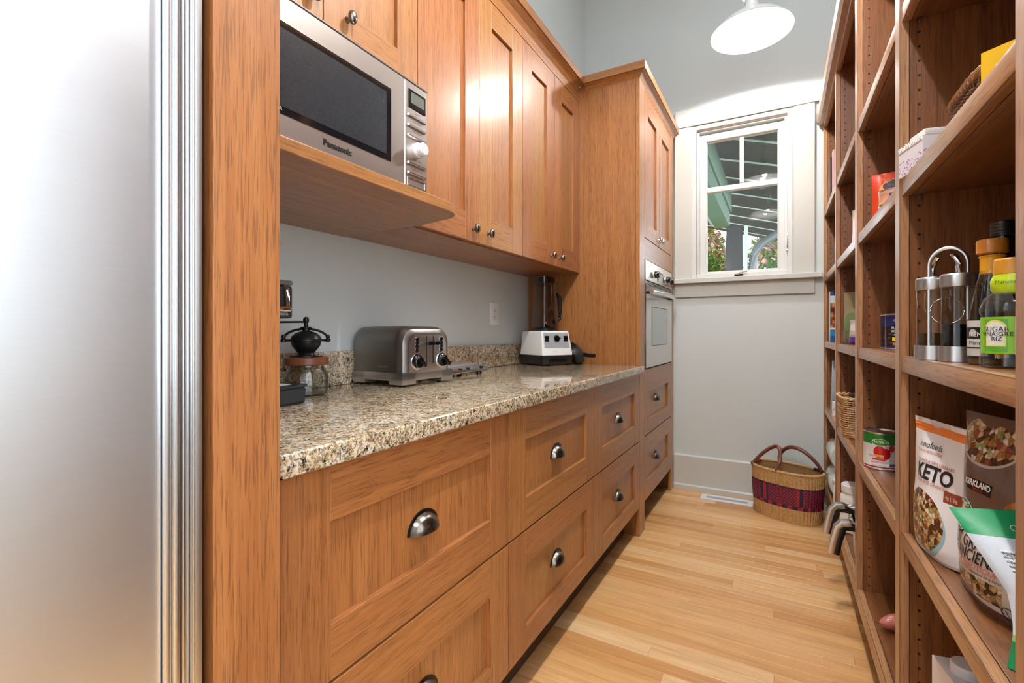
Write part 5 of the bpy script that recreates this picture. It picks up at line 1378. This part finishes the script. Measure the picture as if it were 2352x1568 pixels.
for y in (3.85, 4.4, 5.0, 5.62, 6.30, 6.97, 7.62, 8.25, 8.85):
    for x0, x1 in ((-2.6, 0), (0, 1.6)):
        b = MB(); b.v = [(x0, y, slope(x0) + .008), (x1, y, slope(x1) + .008), (x1, y + .022, slope(x1) + .008), (x0, y + .022, slope(x0) + .008), (x0, y, slope(x0) + .019), (x1, y, slope(x1) + .019), (x1, y + .022, slope(x1) + .019), (x0, y + .022, slope(x0) + .019)]
        for q in ((3, 2, 1, 0), (4, 5, 6, 7), (0, 1, 5, 4), (1, 2, 6, 5), (2, 3, 7, 6), (3, 0, 4, 7)): b.face(q)
        b.build('batten', pg, pr, world=True)
be = tag(MB().box(-.66, -.50, 3.70, 6.10, 2.33, 2.50).box(-.64, -.48, 3.70, 6.10, 2.50, 2.72).build('porch_beam', plain('pale_green_beam', srgb(104, 132, 112), .5), bev=.004), 'pale green timber porch beam resting on the dark post', 'beam')
MB().box(-.70, -.661, 3.70, 6.10, 2.36, 2.48).build('beam_trim', pg, be, world=True)
po = thing('porch_post', 'dark tapered timber porch post', 'post', (-.46, 6.08, -.3))
b = MB(); frustum(b, -.60, -.36, 6.0, 6.22, -.30, -.53, -.37, 6.02, 6.18, 2.328); b.build('shaft', plain('dark_post', srgb(52, 50, 48), .6), po, world=True)
MB().box(-.345, -.315, 6.03, 6.17, -.29, 2.32).build('edge_board', pg, po, world=True)
dn = thing('downspout', 'grey metal downspout bending from gutter to post', 'downspout', (-.27, 6.1, -.3))
MB().tube([(.55, 6.1, 2.50), (.10, 6.1, 2.28), (-.14, 6.1, 2.13), (-.21, 6.1, 2.07), (-.250, 6.1, 1.98), (-.258, 6.1, 1.85), (-.258, 6.1, -.3)], .046, 14).build('pipe', plain('galvanised_pipe', srgb(110, 116, 118), .35, .2), dn, world=True, smooth=True)
gd = struct(MB().box(-14, 14, 3.66, 26, -.42, -.30).build('ground', plain('garden_soil', srgb(120, 116, 84), .9)))
def shrub(label, x, y, z0, r, h, n, cols, seed, leaf=.05):
    rnd = random.Random(seed); th = thing('shrub', label, 'shrub', (x, y, z0))
    mb = MB()
    for _ in range(n):
        a = rnd.uniform(0, 2 * pi); e = rnd.uniform(-1, 1); rr = rnd.uniform(.55, 1.0) ** .5
        q = sqrt(1 - e * e)
        p = Vector((r * rr * q * cos(a), r * rr * q * sin(a), h / 2 + h / 2 * rr * e))
        m = Matrix.Rotation(rnd.uniform(0, 6.28), 4, 'Z') @ Matrix.Rotation(rnd.uniform(-1, 1), 4, 'X')
        b = len(mb.v); s_ = leaf * rnd.uniform(.6, 1.3)
        for d in ((0, -s_, 0), (s_ * .45, 0, .15 * s_), (0, s_, 0), (-s_ * .45, 0, .15 * s_)): mb.v.append(tuple(p + m @ Vector(d)))
        mb.face((b, b + 1, b + 2, b + 3), rnd.randrange(len(cols)))
    o = mb.build('foliage', cols, th, fixn=False); o['kind'] = 'stuff'
    mb = MB()
    for k in range(4): mb.tube([(.03 * k - .05, 0, -.0), (r * .4 * cos(k * 1.7), r * .4 * sin(k * 1.7), h * .6)], .014, 6)
    mb.build('stems', plain('bark_brown', srgb(92, 70, 52), .8) if 'bark_brown' not in bpy.data.materials else bpy.data.materials['bark_brown'], th)
gl = [plain('leaf_green', srgb(70, 122, 44), .5), plain('leaf_light', srgb(112, 158, 66), .5), plain('leaf_deep', srgb(46, 88, 36), .5)]
pkf = [plain('blossom_pink', srgb(176, 138, 128), .6), plain('blossom_white', srgb(196, 178, 172), .6), plain('leaf_gold', srgb(150, 138, 66), .6), gl[1]]
shrub('bright green shrub low outside the window on the right', .06, 8.55, -.3, .75, 2.55, 5200, gl, 1, .06)
shrub('pink and white blossoming shrub behind the downspout', .38, 10.9, -.3, 1.12, 3.9, 11000, pkf, 2, .085)
shrub('blossoming shrub seen left of the porch post', -1.32, 10.3, -.3, .55, 3.7, 6500, pkf, 3, .08)
shrub('mid green bush close behind the porch post', -.86, 7.45, -.3, .28, 2.6, 3200, gl, 4, .045)
